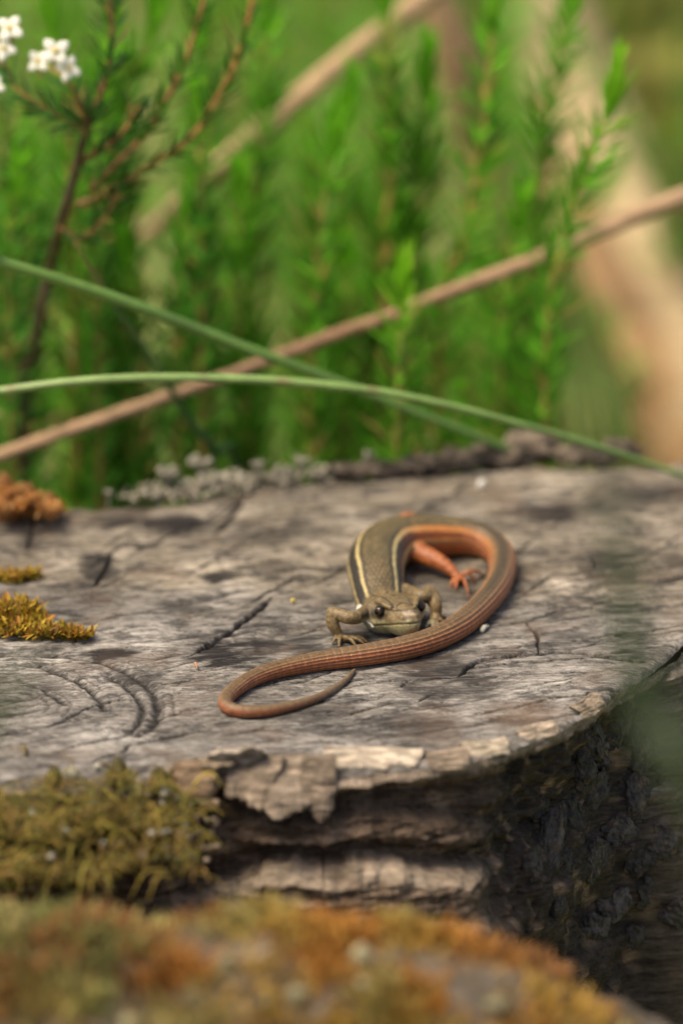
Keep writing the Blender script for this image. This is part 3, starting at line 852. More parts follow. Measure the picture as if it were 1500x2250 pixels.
# spine: px, py, height of axis, half width, half height
SP = [(827, 1270, 3.7, 4.05, 3.5), (826, 1240, 3.8, 4.3, 3.7), (838, 1211, 3.8, 4.3, 3.7), (868, 1189, 3.7, 4.1, 3.6), (915, 1180, 3.5, 3.7, 3.4), (965, 1178, 3.2, 3.2, 3.1), (1020, 1180, 2.9, 2.7, 2.8),
      (1068, 1192, 2.5, 2.3, 2.45), (1097, 1214, 2.2, 2.1, 2.2), (1104, 1244, 2.05, 1.98, 2.05), (1092, 1286, 1.95, 1.92, 1.95), (1058, 1332, 1.9, 1.86, 1.9), (1010, 1374, 1.85, 1.8, 1.85), (950, 1404, 1.75, 1.72, 1.75), (880, 1424, 1.68, 1.64, 1.68),
      (800, 1438, 1.58, 1.52, 1.58), (700, 1452, 1.42, 1.38, 1.42), (610, 1472, 1.3, 1.26, 1.3), (550, 1494, 1.2, 1.17, 1.2), (508, 1522, 1.1, 1.08, 1.1), (494, 1542, 1.05, 1.0, 1.05), (510, 1556, .96, .94, .96), (556, 1560, .88, .85, .88), (620, 1553, .78, .75, .78), (700, 1531, .64, .6, .64), (754, 1498, .5, .46, .5), (779, 1471, .34, .28, .3)]
sp = [np.concatenate([neck + hf * 2.5, [3.3, 2.9]]), np.concatenate([neck - hf * .5 + [-.1, 0, -.2], [3.5, 3.1]])]
for a, b, z, rw, rh in SP:
    p = spx(a, b, z)
    sp.append(np.concatenate([p, [rw, rh]]))
sp = np.array(sp)
spine = resample(sp, 700)
SPp, SPw, SPh = spine[:, :3], spine[:, 3], spine[:, 4]
slen = np.concatenate([[0], np.cumsum(np.linalg.norm(np.diff(SPp, axis=0), axis=1))])
parts = [tube(SPp, SPw, 36, SPh)]
# tail tip
# head loft in its own frame: distance along, half width, top, bottom, lift
HS = [(-1.5, 3.3, 2.4, 2.6, -.25), (0.6, 3.6, 2.6, 2.9, -.15), (2.6, 4.5, 2.85, 3.1, 0), (4.4, 4.8, 3.0, 3.15, 0), (6.0, 4.1, 2.9, 2.95, 0.02), (7.4, 3.2, 2.7, 2.6, .05), (9.0, 2.7, 2.2, 2.75, .0), (10.4, 2.15, 1.55, 2.55, -.08), (11.6, 1.6, 1.05, 2.15, -.15), (12.4, 1.1, .75, 1.55, -.2), (12.85, .55, .35, .8, -.25)]
HSi = resample(np.array([[a, 0, 0, b, c, d, e] for a, b, c, d, e in HS]), 60)
hsl = HSi[:, 0]
m = 44
ang = np.linspace(0, 2 * math.pi, m, endpoint=False)
hv = []
for d_, _, _, wd, tp, bt, li in HSi:
    ca_, sa_ = np.cos(ang), np.sin(ang)
    e = 0.78
    xx = wd * np.sign(ca_) * np.abs(ca_) ** e
    zz = np.where(sa_ > 0, tp * .92, bt) * np.sign(sa_) * np.abs(sa_) ** 0.85
    zz = np.where(zz > 0, np.minimum(zz, tp * 0.9 + 0.1 * zz), zz)
    xx = xx * np.where(sa_ > 0, 1 - .24 * sa_, 1 + .02 * sa_)       # flanks lean in above
    hv.append(neck + hf * d_ + hs * xx[:, None] + hu * (zz + li)[:, None])
hv = np.concatenate(hv)
hfc = grid_faces(len(HSi), m, True).tolist() + [list(range(m))[::-1], list(range((len(HSi) - 1) * m, len(HSi) * m))]
parts.append((hv, hfc))
def hp(f_, s_, u_):
    return neck + hf * f_ + hs * s_ + hu * u_
for sg in (-1, 1):
    # brow ridge, cheek and nostril bulge
    q = resample(np.array([hp(5.0, sg * 2.9, 2.05), hp(6.6, sg * 2.85, 2.2), hp(8.0, sg * 2.45, 1.9), hp(9.3, sg * 1.75, 1.45), hp(10.3, sg * 1.05, 1.2)]), 14)
    parts.append(tube(q, np.interp(np.linspace(0, 1, 14), [0, .35, .7, 1], [.3, .45, .35, .2]), 10))
    q = resample(np.array([hp(1.8, sg * 3.3, -.4), hp(3.6, sg * 3.7, -.7), hp(5.6, sg * 3.4, -.8)]), 10)
    parts.append(tube(q, np.interp(np.linspace(0, 1, 10), [0, .5, 1], [.7, 1.0, .6]), 12))
    q = resample(np.array([hp(10.6, sg * 1.3, .45), hp(11.5, sg * 1.0, .35), hp(12.1, sg * .7, .15)]), 8)
    parts.append(tube(q, .45, 10))
    # eyeball socket rim
    parts.append(blob(hp(7.15, sg * 2.8, .95), .85, 3, 0, 1))
LEGS = []
def limb(pts, rad, col_id, n=26, mm=14):
    p = resample(np.array(pts), n)
    r = np.interp(np.linspace(0, 1, n), np.linspace(0, 1, len(rad)), rad)
    parts.append(tube(p, r, mm))
    parts.append(blob(p[0], r[0] * 1.0, 2, 0, 1)); parts.append(blob(p[-1], r[-1] * .98, 2, 0, 1))
    LEGS.append((p, r, col_id))
def digit(p0, p1, arch, r0=.34, col_id=0):
    p0 = np.asarray(p0); p1 = np.asarray(p1)
    mid = (p0 + p1) / 2 + np.array([0, 0, arch]); q3 = p0 * .2 + p1 * .8 + np.array([0, 0, arch * .75])
    limb([p0, mid, q3, p1], [r0, r0 * .95, r0 * .8, r0 * .5], col_id, 14, 8)
# the arm on the tail side away from the head bend
sh = spx(816, 1372, 2.8) + np.array([0, 6.0, 0])
limb([sh, spx(776, 1358, 3.8), spx(730, 1347, 4.3)], [1.25, 1.05, .92], 0)
limb([spx(730, 1347, 4.3), spx(731, 1371, 2.8), spx(745, 1397, 1.0)], [.98, .95, .66], 0)
hw = spx(748, 1401, .75)
limb([spx(744, 1396, 1.0), hw, spx(757, 1404, .6)], [.66, .72, .55], 0, 10)
for a, b in [(806, 1411), (800, 1416), (782, 1420), (745, 1421), (730, 1417)]:
    digit(hw + np.array([(a - 748) * .012, 0, .05]), spx(a, b, .16), .45, .36)
# the other arm beside the tail
sh2 = spx(888, 1316, 3.2) + np.array([0, 3, 0])
limb([sh2, spx(926, 1312, 3.8), spx(944, 1301, 4.0)], [1.3, 1.2, 1.08], 0)
limb([spx(944, 1301, 4.0), spx(956, 1328, 2.7), spx(958, 1352, 1.2)], [1.1, 1.08, .8], 0)
h2 = spx(956, 1362, .8)
limb([spx(958, 1352, 1.2), h2], [.85, .8], 0, 10)
for a, b in [(935, 1382), (948, 1386), (962, 1384), (976, 1374), (982, 1362)]:
    digit(h2, spx(a, b, .2), .5, .36)
# hind leg inside the bend
hip = spx(893, 1200, 2.9) + np.array([-1.5, 2.0, 0])
limb([hip, spx(915, 1212, 2.9), spx(960, 1232, 2.5)], [2.0, 1.75, 1.3], 1)
limb([spx(960, 1232, 2.5), spx(985, 1248, 1.8), spx(1000, 1262, 1.1)], [1.32, 1.05, .72], 1)
ft = spx(1006, 1268, .8)
limb([spx(1000, 1262, 1.1), ft, spx(1004, 1276, .6)], [.75, .8, .7], 1, 10)
for a, b, ar in [(1001, 1294, .5), (990, 1288, .5), (1029, 1308, 1.2), (1044, 1276, 1.0), (1060, 1262, .9)]:
    digit(ft, spx(a, b, .15), ar, .36, 1)
# far hind leg: only the knee clears the back
hip2 = spx(880, 1172, 3.5)
limb([hip2 + np.array([0, 1.5, 0]), spx(896, 1146, 4.6), spx(915, 1150, 3.0)], [1.7, 1.4, 1.1], 1)
limb([spx(915, 1150, 3.0), spx(930, 1146, 1.2), spx(936, 1150, .5)], [1.1, .8, .6], 1)

# one continuous skin: merge everything by a voxel remesh (in millimetres), then relief and colour from spine coordinates
bv, bf = join(parts)
me0 = bpy.data.meshes.new('tmp')
me0.from_pydata(bv.tolist(), [], bf)
ob0 = bpy.data.objects.new('tmp', me0)
col.objects.link(ob0)
md = ob0.modifiers.new('r', 'REMESH'); md.mode = 'VOXEL'; md.voxel_size = 0.14; md.adaptivity = 0
md2 = ob0.modifiers.new('s', 'SMOOTH'); md2.factor = .5; md2.iterations = 3
dg = bpy.context.evaluated_depsgraph_get()
em = ob0.evaluated_get(dg).to_mesh()
nv = len(em.vertices)
LV = np.zeros(nv * 3); em.vertices.foreach_get('co', LV); LV = LV.reshape(-1, 3)
LN = np.zeros(nv * 3); em.vertices.foreach_get('normal', LN); LN = LN.reshape(-1, 3)
LF = np.array([p.vertices[:] for p in em.polygons])
bpy.data.objects.remove(ob0); bpy.data.meshes.remove(me0)
tT, tS, tN = frames(SPp)
idx = np.zeros(nv, int); dmin = np.zeros(nv)
for a in range(0, nv, 20000):
    d = np.sqrt(((LV[a:a + 20000, None] - SPp[None]) ** 2).sum(-1))
    kk = (d - SPw[None]).argmin(1)
    idx[a:a + 20000] = kk; dmin[a:a + 20000] = d[np.arange(len(kk)), kk]
s_ = slen[idx]
rel = LV - SPp[idx]
s_ = s_ + (rel * tT[idx]).sum(-1)
phi = np.degrees(np.arctan2((rel * tS[idx]).sum(-1), (rel * tN[idx]).sum(-1)))       # 0 = back, sign = side
aphi = np.abs(phi)
rr = SPw[idx]
S_HIP = slen[np.argmin(np.abs(SPp - spx(925, 1179, 3.4)).sum(-1))]
# head coordinates
hd = LV - neck
hF, hS_, hU = hd @ hf, hd @ hs, hd @ hu
is_head = sstep(-1.0, 1.0, hF) * (np.abs(hS_) < 6) * (hU > -4.5) * (np.linalg.norm(hd - hF[:, None] * hf, axis=1) < 6.2) * (hF < 14)
is_head = is_head * ~((s_ > 24) & (dmin < 1.3 * SPw[idx]))
# limbs
legm = np.zeros(nv); legc = np.zeros(nv)
for p, r, cid in LEGS:
    m_ = (LV > p.min(0) - 3).all(1) & (LV < p.max(0) + 3).all(1)
    if not m_.any(): continue
    d = np.linalg.norm(LV[m_, None] - p[None], axis=-1)
    k = d.argmin(1)
    q = d.min(1) / r[k]
    val = 1 - sstep(1.1, 1.5, q)
    upd = val > legm[m_]
    ii = np.where(m_)[0][upd]
    legm[ii] = val[upd]; legc[ii] = cid
bodyr = dmin / np.maximum(SPh[idx], SPw[idx])
legm = legm * sstep(0.98, 1.12, bodyr) * (1 - is_head)
# relief: overlapping scales
tail = sstep(S_HIP + 2, S_HIP + 14, s_) * (1 - is_head)
pr = np.radians(phi) * rr
su_ = s_ / 0.9
row = np.floor(su_); fr_ = su_ - row
lat = pr / 0.8 + 0.5 * (row % 2)
latf = np.abs((lat - np.floor(lat)) - .5) * 2
scale_b = (fr_ * 0.6 + 0.4) * (1 - latf ** 2)
nk = 18.0
kee = np.abs(((phi / 360 * nk) % 1) - .5) * 2
kee = np.where(np.isfinite(kee), kee, 0)
st = s_ / 1.25; frt = st - np.floor(st)
scale_t = 0.4 * frt + 0.8 * np.exp(-((1 - kee) / .28) ** 2)
disp = (1 - tail) * (scale_b - .5) * 0.10 + tail * (scale_t - .5) * 0.17 * np.clip(rr / 1.6, .3, 1)
disp = disp * (1 - legm) * (1 - is_head)
gran = fbm(LV / 0.55, 2)
disp += legm * gran * 0.07 + is_head * gran * 0.03
# mouth, head shields
mouth_u = -0.36 - 0.155 * np.maximum(0, 12.3 - hF)
mouth = is_head * np.exp(-((hU - mouth_u) / 0.12) ** 2) * sstep(3.6, 5.0, hF)
disp -= 0.16 * mouth
def line(d, w_): return np.exp(-(d / w_) ** 2)
topm = is_head * sstep(0.8, 1.6, hU)
ahs = np.abs(hS_)
sh_l = np.zeros(nv)
for d in (hF - 10.4 + .15 * ahs, hF - 8.7 - .35 * ahs, hF - 5.6 + .25 * ahs, hF - 3.0 - .2 * ahs, (hS_) * np.where((hF < 5.4) & (hF > 2.2), 1, 9) + np.where((hF < 5.4) & (hF > 2.2), 0, 9), (ahs - 1.9 + .05 * hF) * 1.0 + np.where(hF > 9.5, 9, 0), (hS_) + np.where(hF > 10.4, 0, 9)):
    sh_l = np.maximum(sh_l, line(d, .13))
sh_l *= topm
disp -= 0.2 * sh_l
LV2 = LV + LN * disp[:, None]
# ---- colour
def C(*c): return np.array(c)
olive = C(.082, .060, .028); olive_l = C(.175, .130, .060); darkb = C(.030, .024, .015); yel = C(.50, .40, .18); oran = C(.38, .095, .022); oran_l = C(.46, .18, .045)
tanb = C(.165, .100, .046); belly = C(.42, .36, .22); redo = C(.28, .083, .033)
sn_ = fbm(LV / 1.1, 3)
def band(a, b, x, e=4.0): return sstep(a - e, a + e, x) * (1 - sstep(b - e, b + e, x))
cb_ = olive * .75 + (olive_l - olive * .75) * np.clip(scale_b * 1.3 - .15 + .5 * sn_, 0, 1.1)[:, None]
rear = sstep(S_HIP - 16, S_HIP + 2, s_)[:, None]
yl = yel + (oran_l * 1.05 - yel) * rear
flank = C(.13, .105, .06) + (oran - C(.13, .105, .06)) * sstep(S_HIP - 13, S_HIP - 3, s_)[:, None]
wv = 2.5 * fbm(P3(s_ / 3.0, phi * 0, 3), 2) + 3.0 * (np.abs(fr_ - .5) - .25) + 2.0 * gran
def put(base, c, mk): return base + (c - base) * np.clip(mk, 0, 1)[:, None]
c = cb_
c = put(c, darkb * 1.6, band(31, 41, aphi + wv, 3) * .9 * (1 - rear[:, 0]))
c = put(c, yl, band(41, 49 + 9 * rear[:, 0], aphi + wv, 2.5))
c = put(c, darkb + (oran * .55 - darkb) * rear, band(50 + 9 * rear[:, 0], 76, aphi + wv, 3.0))
c = put(c, yel * .75 + (oran_l - yel * .75) * rear, band(76, 85, aphi + wv, 3))
c = put(c, flank, sstep(88, 95, aphi + wv))
c = put(c, belly + (oran_l - belly) * rear, sstep(125, 140, aphi))
# tail
ct = tanb * (0.88 + .24 * frt[:, None]) * np.ones((nv, 3))
ct = put(ct, C(.07, .05, .028), (1 - sstep(14, 24, aphi)) * (1 - .75 * sstep(S_HIP + 28, S_HIP + 48, s_)))
ct = put(ct, oran_l * .85, band(40, 60, aphi, 6) * (1 - sstep(S_HIP + 12, S_HIP + 26, s_)))
ct = put(ct, redo * (.88 + .24 * frt[:, None]), sstep(48, 66, aphi) * (1 - .85 * sstep(S_HIP + 88, S_HIP + 122, s_)))
ct = put(ct, C(.50, .24, .11), .9 * np.exp(-((1 - kee) / .26) ** 2) * sstep(30, 46, aphi) * (1 - sstep(S_HIP + 85, S_HIP + 110, s_)))
ct = put(ct, C(.09, .045, .022), .55 * np.exp(-(kee / .3) ** 2) * sstep(24, 40, aphi))
ct = put(ct, C(.15, .07, .03), .3 * (1 - sstep(0, .22, frt)) * sstep(20, 40, aphi))
ct = put(ct, C(.16, .115, .07), .9 * sstep(S_HIP + 95, S_HIP + 125, s_))
c = c + (ct - c) * tail[:, None]
# limbs
lc0 = C(.18, .125, .055) * (1 + .8 * gran)[:, None]
lc1 = np.array(C(.33, .105, .034)) * (1 + 1.0 * gran)[:, None]
lcol = np.where((legc > .5)[:, None], lc1, lc0)
c = c + (lcol - c) * legm[:, None]
# head
hb = C(.155, .110, .048) * (1 + .35 * sn_)[:, None]
jaw = C(.27, .235, .115) * (1 + .2 * sn_)[:, None]
ch = np.array(hb)
ch = put(ch, jaw, 1 - sstep(-.5, .3, hU - mouth_u - .5))
ch = put(ch, C(.035, .027, .016), .95 * np.exp(-((hU - .5) / .6) ** 2) * sstep(1.8, 3.0, ahs) * (hF < 9.0))
ch = put(ch, C(.46, .40, .22), np.exp(-((hU + .55) / .35) ** 2) * sstep(1.8, 3.2, ahs) * (hF < 8.5))
ch = put(ch, C(.03, .022, .012), .95 * sh_l)
ch = put(ch, C(.05, .035, .022), .9 * mouth)
ch = put(ch, C(.36, .35, .23), 1 - sstep(-2.6, -1.4, hU))
lipbars = np.exp(-(((hF * 1.0) % 1.5 - .75) / .13) ** 2) * sstep(.1, .2, hU - mouth_u) * (1 - sstep(.8, 1.0, hU - mouth_u))
ch = put(ch, C(.09, .065, .035), .5 * lipbars * (ahs > 1.2))
for sg in (-1, 1):
    nd = np.linalg.norm(LV - hp(12.0, sg * .95, .4), axis=1)
    ch = put(ch, C(.012, .009, .007), np.exp(-(nd / .32) ** 2))
    ed = np.linalg.norm(LV - hp(7.15, sg * 3.6, .95), axis=1)
    ch = put(ch, C(.035, .027, .016), .8 * np.exp(-(ed / 1.25) ** 4))
    # pale flake of shed skin behind the jaw, yellowish scales before the eye
    if sg < 0:
        fd = np.linalg.norm(LV - hp(2.6, sg * 4.0, .3), axis=1)
        ch = put(ch, C(.66, .62, .52), np.exp(-(fd / 1.0) ** 4))
        fd = np.linalg.norm(LV - hp(5.2, sg * 3.9, -1.2), axis=1)
        ch = put(ch, C(.66, .62, .5), .8 * np.exp(-(fd / .7) ** 2))
snm = np.exp(-((hF - 11.4) / .8) ** 2) * sstep(.3, .8, hU) * (1 - sstep(.6, 1.1, ahs))  # pinkish snout spot, its shine painted in as pale colour
ch = put(ch, C(.46, .36, .27), .7 * snm)
c = c + (ch - c) * is_head[:, None]
c = c * (1 + .22 * sn_)[:, None]
lz_base = np.array([0, 10, 0.0])
M_skin = col_mat('lizard_skin', 0.4, 0.42, 0.3, 2.2, 0.10, 3.0, sss=0.0)
M_eye, ent, eb = new_mat('lizard_eye')
ea = attr(ent)
ev = noise(ent, 3.0, 3)
ent.links.new(mix(ent, 1.0, ea.outputs['Color'], ramp(ent, ev, [(0.3, (.7,) * 3), (.7, (1.2,) * 3)]), 'MULTIPLY'), eb.inputs['Base Color'])
eb.inputs['Roughness'].default_value = 0.12
eb.inputs['Specular IOR Level'].default_value = 0.35
lizard = thing('lizard', 'slender olive brown lizard with orange flanks curled on the stump, tail across its front', 'lizard', lz_base)
mesh('body', LV2, LF, M_skin, lizard, np.clip(c, .004, .9))
for sg in (-1, 1):
    ctr = hp(7.4, sg * 3.1, 1.0)
    v, f = blob(ctr, .86, 4, 0, 1)
    look = unit(hs * sg * .86 + hf * .5 + hu * .05)
    d = unit(v - ctr)
    k = d @ look
    e_c = np.where((k > .86)[:, None], C(.006, .005, .004), np.where((k > .7)[:, None], C(.07, .04, .015), C(.012, .01, .008)))
    v = ctr + (v - ctr) * 1.0
    mesh('eye', v, f, M_eye, lizard, e_c)

for k, (f0, s0, u0, f1, s1, u1, w0) in enumerate([(3.0, -4.75, 1.4, 4.2, -4.95, .2, .5), (4.4, -4.8, 0.0, 6.6, -4.0, -1.4, .3)]):
    q = resample(np.array([hp(f0, s0, u0), hp((f0 + f1) / 2, (s0 + s1) / 2 - .15, (u0 + u1) / 2 + .1), hp(f1, s1, u1)]), 20)
    v, f = tube(q, w0 * (.5 + .5 * np.sin(np.linspace(.3, 2.9, 20))), 14, w0 * .5)
    v = v + .22 * np.stack([fbm(v * 1.3 + k, 3), fbm(v * 1.3 + 9, 3), fbm(v * 1.3 + 19, 3)], -1)
    mesh('shed_skin_flake', v, f, M_skin, lizard, np.broadcast_to(C(.46, .44, .35), (len(v), 3)))

# ------------------------------------------------------------------ rushes and dry stalks
def stalk(name, label, cat, pts, rad, colr, mat, m=14, n=120, ry=None, lobes=0, lamp=0.0, jit=0.0, spots=None, vary=.25, group=None):
    """pts: (px, py, y) seen points, or a 3-vector tagged 'w'"""
    P = np.array([aty(*q) if not isinstance(q, np.ndarray) else q for q in pts])
    p = resample(P, n)
    r = np.interp(np.linspace(0, 1, n), np.linspace(0, 1, len(rad)), rad)
    if mat is M_dry: r = r * (1 + .16 * fbm(P3(np.arange(n) / 6.0, 0, len(label)), 3))
    v, f = tube(p, r, m, None if ry is None else r * ry, lobes, lamp, True, jit)
    colr = np.asarray(colr, float)
    cc = np.stack([np.interp(np.linspace(0, 1, n), np.linspace(0, 1, len(colr)), colr[:, k]) for k in range(3)], -1)
    cc = np.repeat(cc, m, 0) * (1 + vary * fbm(v * np.array([.12, .5, .5]), 4))[:, None]
    if spots:
        for t, sz, sc in spots:
            d = np.linalg.norm(v - p[int(t * (n - 1))], axis=1)
            q = np.exp(-(d / sz) ** 4)[:, None] * sstep(-.1, .3, fbm(v * .9, 3) + .15)[:, None]
            cc = cc + (np.array(sc) - cc) * q
    k = np.argmin(p[:, 2])
    o = mesh(name, v, f, mat, None, np.clip(cc, .005, .9), base=p[k])
    tag(o, label, cat, group)
    return o
gr = [(.20, .30, .085), (.19, .29, .08), (.16, .26, .07), (.12, .22, .055)]
stalk('rush_stem', 'arching pale green rush stem flecked with brown spots, ending on the stump', 'rush',
      [np.array([-150, 58, GZ]), np.array([-105, 46, -20.0]), (-120, 878, 38), (0, 858, 38), (160, 838, 38), (330, 829, 40), (560, 833, 44), (720, 846, 46), (850, 863, 48), (1000, 894, 50), (1120, 926, 53), (1250, 962, 58), (1400, 1010, 64), (1520, 1052, 68), (1640, 1095, 72)],
      [1.1, .9, .74, .72, .72, .74, .76, .78, .78, .7, .62, .5], [(.26, .36, .15), (.27, .37, .15), (.24, .34, .12), (.18, .29, .08), (.13, .24, .05)], M_rush, 18, 200, .8, 6, .05,
      spots=[(.50, 1.0, (.18, .07, .05)), (.55, .8, (.2, .09, .06)), (.655, .9, (.12, .07, .05)), (.70, 1.3, (.26, .12, .07)), (.75, .8, (.2, .1, .06)), (.86, .8, (.2, .1, .06))])
stalk('rush_stem', 'broad ribbed green rush stem slanting down behind the arching one', 'rush',
      [np.array([-140, 40, GZ]), np.array([-100, 42, 0.0]), (-100, 540, 44), (0, 575, 46), (150, 620, 50), (300, 672, 54), (450, 730, 60), (600, 786, 63), (740, 838, 67), (880, 893, 71), (1000, 940, 75), (1080, 972, 78), (1180, 1012, 82)],
      [1.3, 1.15, 1.1, 1.08, 1.08, 1.1, 1.12, 1.1, 1.0, .9, .8], [(.16, .27, .06), (.155, .265, .06), (.14, .25, .05), (.12, .23, .045), (.10, .2, .04)], M_rush, 22, 180, .75, 7, .07, spots=[(.27, .6, (.4, .38, .2))])
stalk('rush_stem', 'thin dark green rush stem with a brown dead tip, rising behind the dry twig', 'rush',
      [np.array([-18, 100, GZ]), (530, 1080, 88), (475, 990, 82), (420, 930, 80), (378, 860, 78), (330, 785, 76), (270, 700, 74), (215, 615, 72), (180, 560, 71), (166, 528, 70)],
      [1.0, .95, .9, .85, .8, .78, .7, .5, .35, .15], [(.03, .085, .018)] * 9 + [(.04, .09, .02), (.36, .18, .07)], M_rush, 10, 90, vary=.3)
stalk('dry_twig', 'long straight tan dry twig slanting across behind the rushes', 'twig',
      [(-220, 1075, 78), (0, 1000, 80), (250, 911, 84), (500, 825, 88), (700, 748, 92), (865, 690, 95), (950, 655, 97), (1080, 606, 100), (1200, 560, 103), (1290, 520, 106), (1400, 472, 110), (1500, 432, 113), (1640, 375, 118)],
      [1.05, 1.05, 1.05, .95, 1.0, 1.05, 1.1, 1.2, 1.3, 1.45, 1.6], [(.35, .22, .125), (.37, .24, .14), (.33, .19, .11), (.38, .245, .145), (.42, .28, .17)], M_dry, 14, 180, jit=.3, vary=.45, lobes=5, lamp=.05)
stalk('dry_stalk', 'thick pale brown dry cane leaning behind the heath shoots', 'stalk',
      [np.array([-58, 240, GZ]), (250, 595, 235), (340, 505, 190), (420, 425, 150), (520, 330, 146), (600, 265, 150), (710, 170, 156), (820, 82, 162), (920, 5, 168), (1010, -60, 174)],
      [1.3, 1.3, 1.4, 1.5, 1.6, 1.7, 1.9, 2.0, 2.0], [(.40, .27, .16), (.44, .30, .18), (.40, .27, .15)], M_dry, 12, 80, jit=.25)
stalk('dry_stalk', 'short straw coloured dead stalk low behind the dark stem', 'stalk',
      [np.array([-90, 118, -60.0]), (-60, 968, 120), (60, 938, 122), (180, 908, 124), (300, 878, 126), (420, 845, 128)],
      [1.0, 1.0, 1.0, .95, .8], [(.34, .24, .10), (.34, .25, .11)], M_dry, 10, 60, jit=.2)

# ------------------------------------------------------------------ heath shoots
def shoot_geo(path, L=7.6, W=1.25, gap=.36, dens=1.0, tip=True, r0=.8, stemc=((.42, .20, .07), (.48, .30, .08), (.34, .38, .08)), leafc=(.125, .36, .03), tipc=(.21, .56, .035), seed=0, open_=0.92, bare=0.0):
    r_ = np.random.default_rng(seed + 1000)
    n0 = max(20, int(len(path) * 14))
    p = resample(path, n0)
    ln = np.linalg.norm(np.diff(p, axis=0), axis=1).sum()
    rad = np.linspace(r0, r0 * .45, n0)
    sv_, sf = tube(p, rad, 7)
    sc = np.array(stemc); tt = np.linspace(0, 1, n0)
    cs = np.stack([np.interp(tt, np.linspace(0, 1, len(sc)), sc[:, k]) for k in range(3)], -1)
    cs = np.repeat(cs, 7, 0) * (1 + .5 * fbm(sv_ * .5, 3))[:, None]
    m = int(ln / gap * dens)
    q = np.sort(r_.uniform(bare, 1, m))
    t, sd, nm = frames(p)
    ii = np.clip((q * (n0 - 1)).astype(int), 0, n0 - 1)
    an = np.arange(m) * 2.4 + r_.normal(size=m) * .3
    op = open_ * r_.uniform(.7, 1.3, m) * np.where(q > .93, .5, 1)
    rad_d = sd[ii] * np.cos(an)[:, None] + nm[ii] * np.sin(an)[:, None]
    d = t[ii] * np.cos(op)[:, None] + rad_d * np.sin(op)[:, None]
    LL = L * r_.uniform(.7, 1.15, m) * np.where(q > .95, .75, 1)
    v, f = leaves(p[ii], d, LL, W * r_.uniform(.8, 1.2, m), .25, -0.12, nrm=t[ii])
    lc = np.array(leafc) * r_.uniform(.55, 1.5, (m, 1)) * np.array([1, 1, 1])
    yw = r_.random(m) < .10
    lc[yw] = np.array([.42, .33, .10]) * r_.uniform(.7, 1.2, (yw.sum(), 1))
    lo = sstep(.86, .98, q)[:, None] if tip else 0 * q[:, None]
    lc = lc + (np.array(tipc) - lc) * lo
    return (sv_, sf, cs), (v, f, np.repeat(lc, 11, 0))
GENERIC = 'upright heath shoot with narrow green leaves in the thicket behind the stump'
def shoot(pxs, y, seed, label=None, group=None, **kw):
    """pxs from top to bottom in pixels, rooted in the ground below"""
    dy = kw.pop('dy', 0)
    P = [aty(a, b, y + dy * k) for k, (a, b) in enumerate(pxs)]
    low = P[-1]
    root = np.array([low[0] + (low[0] - P[-2][0]) * .8, y + dy * len(P), GZ - 3])
    P = P + [low * .5 + root * .5, root]
    P = np.array(P[::-1])
    t = thing('heath_shoot', label or GENERIC, 'shrub shoot', root, group if group else (None if label else 'heath shoots in the thicket'))
    (a, b, c), (d, e, g) = shoot_geo(P, seed=seed, **kw)
    mesh('stem', a, b, M_stem, t, np.clip(c, .01, .9))
    mesh('needle_leaves', d, e, M_leaf, t, g, kind='stuff')
    return t
BR = ((.42, .18, .06), (.50, .26, .08), (.48, .34, .10))
shoot([(738, 250), (715, 420), (700, 560), (690, 700), (684, 860)], 104, 1, 'heath shoot with yellow stem and feathery leaves rising behind the straight dry twig', L=7.8)
shoot([(522, 372), (526, 520), (522, 650), (530, 800), (540, 900)], 118, 2, 'heath shoot with broad leafy head standing left of the yellow stemmed one', L=8.0, W=1.3)
shoot([(888, 575), (882, 690), (876, 800), (870, 960)], 86, 3, 'bright green tipped heath shoot growing in front of the dry twig and hiding its middle', L=8.0, W=1.4, tipc=(.28, .60, .035), gap=.4)
shoot([(942, 100), (932, 250), (925, 380), (915, 520), (900, 700)], 132, 4, 'heath shoot with bright tuft crossing above the dry twig beside the cane', L=8.0, W=1.4)
shoot([(1092, -60), (1074, 150), (1060, 300), (1040, 430), (1010, 560), (975, 660)], 116, 5, 'tall heath shoot with bare looking orange brown stem bending over the dry twig', L=7.8, stemc=BR, r0=.75, dens=.9)
shoot([(1355, 130), (1337, 235), (1300, 345), (1262, 440), (1240, 540), (1205, 680)], 98, 6, 'outermost heath shoot with vivid green tip leaning towards the red brown branch', L=7.8, W=1.3, tipc=(.28, .60, .035), gap=.4, r0=.7)
shoot([(1256, -60), (1232, 100), (1205, 220), (1190, 350), (1170, 500), (1155, 660)], 126, 7, 'tall olive stemmed heath shoot standing beside the outermost vivid tipped shoot', L=8.0, stemc=((.24, .16, .05), (.27, .21, .06), (.3, .3, .08)), r0=.75)
shoot([(838, -60), (852, 120), (860, 250), (856, 420), (842, 560)], 130, 8, None, stemc=BR)
shoot([(775, 165), (757, 260), (746, 380), (740, 520)], 150, 9, None)
shoot([(594, -60), (582, 150), (575, 300), (560, 440)], 135, 10, None, stemc=((.3, .2, .05), (.34, .27, .06), (.3, .3, .08)))
shoot([(1142, 430), (1130, 520), (1108, 650), (1098, 800)], 110, 11, None)
shoot([(1192, 700), (1182, 800), (1150, 900)], 106, 12, None, tipc=(.15, .38, .03))
shoot([(1012, 845), (1002, 930), (1000, 980)], 88, 13, None, L=4.0)
shoot([(100, -60), (116, 60), (130, 150), (150, 260)], 112, 14, None, stemc=BR, dens=.7)
shoot([(240, -60), (244, 60), (240, 160), (230, 300)], 118, 15, None, stemc=BR)
shoot([(345, -40), (330, 80), (300, 150), (270, 260)], 122, 16, None)
